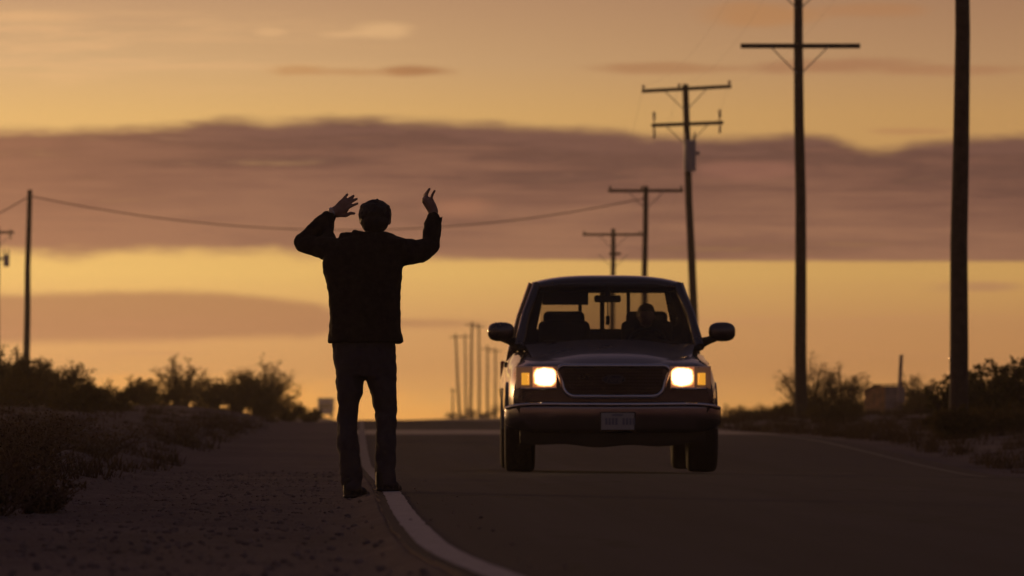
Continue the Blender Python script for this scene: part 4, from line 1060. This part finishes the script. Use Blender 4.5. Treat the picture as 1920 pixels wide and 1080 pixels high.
fuse('jacket', bm, 0.0085, 3, M_jack, man, 0.024)
# trousers
bm = bmesh.new(); rings = []
for (y, xl_, xr_, d) in ((630, 623, 742, .12), (650, 622, 742, .125), (672, 625, 743, .13), (690, 628, 743, .128), (706, 630, 743, .115)):
    cxx, hw = (xl_ + xr_) / 2, (xr_ - xl_) / 2
    rings.append([mp(cxx + hw * math.copysign(abs(math.cos(a)) ** .85, math.cos(a)), y, d * math.sin(a)) for a in np.linspace(0, 2 * math.pi, 32, endpoint=False)])
loft(bm, rings)
def leg(prof):
    rings = []
    for (y, xl_, xr_, d, yc) in prof:
        cxx, hw = (xl_ + xr_) / 2, (xr_ - xl_) / 2
        rings.append([mp(cxx + hw * math.cos(a), y, yc + d * math.sin(a)) for a in np.linspace(0, 2 * math.pi, 28, endpoint=False)])
    loft(bm, rings)
leg([(690, 628, 688, .105, 0), (712, 630, 684, .10, 0), (735, 632, 678, .095, 0), (760, 634, 673, .088, .01), (775, 633, 671, .083, .015), (800, 631, 671, .078, 0), (830, 633, 672, .076, -.01), (860, 635, 676, .074, -.01), (885, 637, 679, .074, -.005), (895, 638, 680, .078, 0), (912, 642, 678, .078, .0), (919, 645, 678, .075, .0)])
leg([(690, 682, 743, .105, 0), (712, 687, 743.5, .10, 0), (735, 693, 744, .095, 0), (758, 700, 745, .088, .01), (772, 704, 745, .084, .015), (790, 704.5, 744, .08, 0), (820, 704, 743, .078, -.01), (850, 703, 742, .076, -.01), (880, 702, 742, .076, -.005), (892, 703, 743, .08, 0), (905, 706, 742, .08, .0), (911, 707, 741, .078, .0)])
fuse('trousers', bm, 0.0085, 2, M_jean, man, 0.032)
# shoes, toes turned towards the road
def shoe(hx, hy, tx, ty, d0, d1):
    b = bmesh.new(); z0 = (922 - hy) / PS
    H, T_ = Vector(((hx - 690) / PS, d0, z0)), Vector(((tx - 690) / PS, d1, (922 - ty) / PS))
    for c, r, sc in ((H, .040, 1.25), (H.lerp(T_, .35), .043, 1.2), (H.lerp(T_, .7), .045, .85), (T_, .036, .7)):
        ellipsoid(b, c + Vector((0, 0, r * sc)), (r * 1.05, r * 1.15, r * sc))
    capsule(b, H + Vector((0, 0, .05)), H.lerp(T_, .6) + Vector((0, 0, .04)), .043, .036); capsule(b, H + Vector((0, 0, .05)), H + Vector((.0, 0, .11)), .044, .044)
    for k in range(2): capsule(b, H + Vector((0, 0, .013)), T_ + Vector((0.0, 0, .013)), .043, .038, flat=(1.05, 1.15, .3))
    fuse('shoe', b, 0.006, 2, M_shoe, man)
GL = gz(man.location.x - .1, 36.9); dl = 922 - GL * PS
shoe(656, dl, 683, dl, -.03, .12); shoe(717, 922, 742, 922, -.03, .12)
# wristwatch
bm = bmesh.new(); wd_ = (mp(631, 392, .205) - LW).normalized(); c0 = LW + wd_ * .004; u_ = wd_.orthogonal().normalized(); v_ = wd_.cross(u_)
tube(bm, [c0 + (u_ * math.cos(a) + v_ * math.sin(a)) * .033 for a in np.linspace(0, 2 * math.pi, 20, endpoint=False)], .007, 6, closed=True)
box(bm, c0 + Vector((-.01, -.034, .012)), (.03, .012, .03), .004); obj('wristwatch', bm, mat('watch_steel', (.45, .45, .47), .3, metal=.9), man)

# driver
drv = empty('person', truck.matrix_world @ Vector((0, 0, 0))); drv.location = truck.location; drv.rotation_euler = truck.rotation_euler
drv.location.z -= 0.075
tag(drv, 'driver sitting behind the wheel inside the pickup truck, seen as a dark shape', 'person')
bm = bmesh.new(); hx = .385
ellipsoid(bm, (hx, 2.42, 1.57), (.078, .098, .105)); ellipsoid(bm, (hx, 2.385, 1.535), (.06, .07, .07)); ellipsoid(bm, (hx, 2.32, 1.555), (.013, .018, .024))
for s in (-1, 1): ellipsoid(bm, (hx + s * .08, 2.43, 1.56), (.012, .02, .03)); ellipsoid(bm, (hx + s * .03, 2.332, 1.575), (.014, .01, .009))
ellipsoid(bm, (hx, 2.325, 1.515), (.024, .01, .008))
capsule(bm, (hx, 2.45, 1.50), (hx, 2.47, 1.42), .055, .06); capsule(bm, (hx, 2.49, 1.36), (hx, 2.46, 1.18), .12, .12); capsule(bm, (hx - .14, 2.48, 1.37), (hx + .14, 2.48, 1.37), .06, .06)
for s in (-1, 1):
    capsule(bm, (hx + s * .17, 2.47, 1.37), (hx + s * .24, 2.30, 1.22), .05, .042); capsule(bm, (hx + s * .24, 2.30, 1.22), (hx + s * .17, 2.06, 1.235), .042, .028)
    for k in range(4): capsule(bm, (hx + s * .175, 2.05, 1.20 + k * .02), (hx + s * .185, 1.97, 1.205 + k * .02), .010, .009); capsule(bm, (hx + s * .185, 1.965, 1.205 + k * .02), (hx + s * .15, 1.965, 1.205 + k * .02), .009, .008)
    capsule(bm, (hx + s * .165, 2.05, 1.25), (hx + s * .145, 1.99, 1.27), .012, .009)
fuse('body', bm, 0.0065, 3, M_skin, drv)
bm = bmesh.new()
capsule(bm, (hx, 2.50, 1.36), (hx, 2.46, 1.19), .145, .145); capsule(bm, (hx - .15, 2.49, 1.375), (hx + .15, 2.49, 1.375), .072, .072)
for s in (-1, 1): capsule(bm, (hx + s * .175, 2.47, 1.37), (hx + s * .24, 2.30, 1.22), .066, .055); capsule(bm, (hx + s * .24, 2.30, 1.22), (hx + s * .18, 2.10, 1.235), .054, .042)
fuse('jacket', bm, 0.010, 3, M_jack, drv, 0.015)
bm = bmesh.new(); ellipsoid(bm, (hx, 2.445, 1.59), (.088, .10, .10)); ellipsoid(bm, (hx, 2.40, 1.635), (.074, .085, .05)); fuse('hair', bm, 0.007, 2, M_hair, drv, 0.012, CLOUD2)

# ------------------------------------------------------------------ thin evening haze
HZ = 0.00029
hm = bpy.data.materials.new('evening_haze'); hm.use_nodes = True; t = hm.node_tree; t.nodes.clear()
pv = t.nodes.new('ShaderNodeVolumePrincipled'); ho = t.nodes.new('ShaderNodeOutputMaterial'); t.links.new(pv.outputs[0], ho.inputs['Volume'])
pv.inputs['Color'].default_value = (0.97, 0.92, 0.86, 1); pv.inputs['Density'].default_value = HZ; pv.inputs['Anisotropy'].default_value = 0.75
bm = bmesh.new(); box(bm, (0, 780, 7.0), (1330, 1900, 18.6)); ho_ = obj('haze', bm, hm); tag(ho_, 'thin warm evening haze over the road and desert', 'haze', kind='stuff')
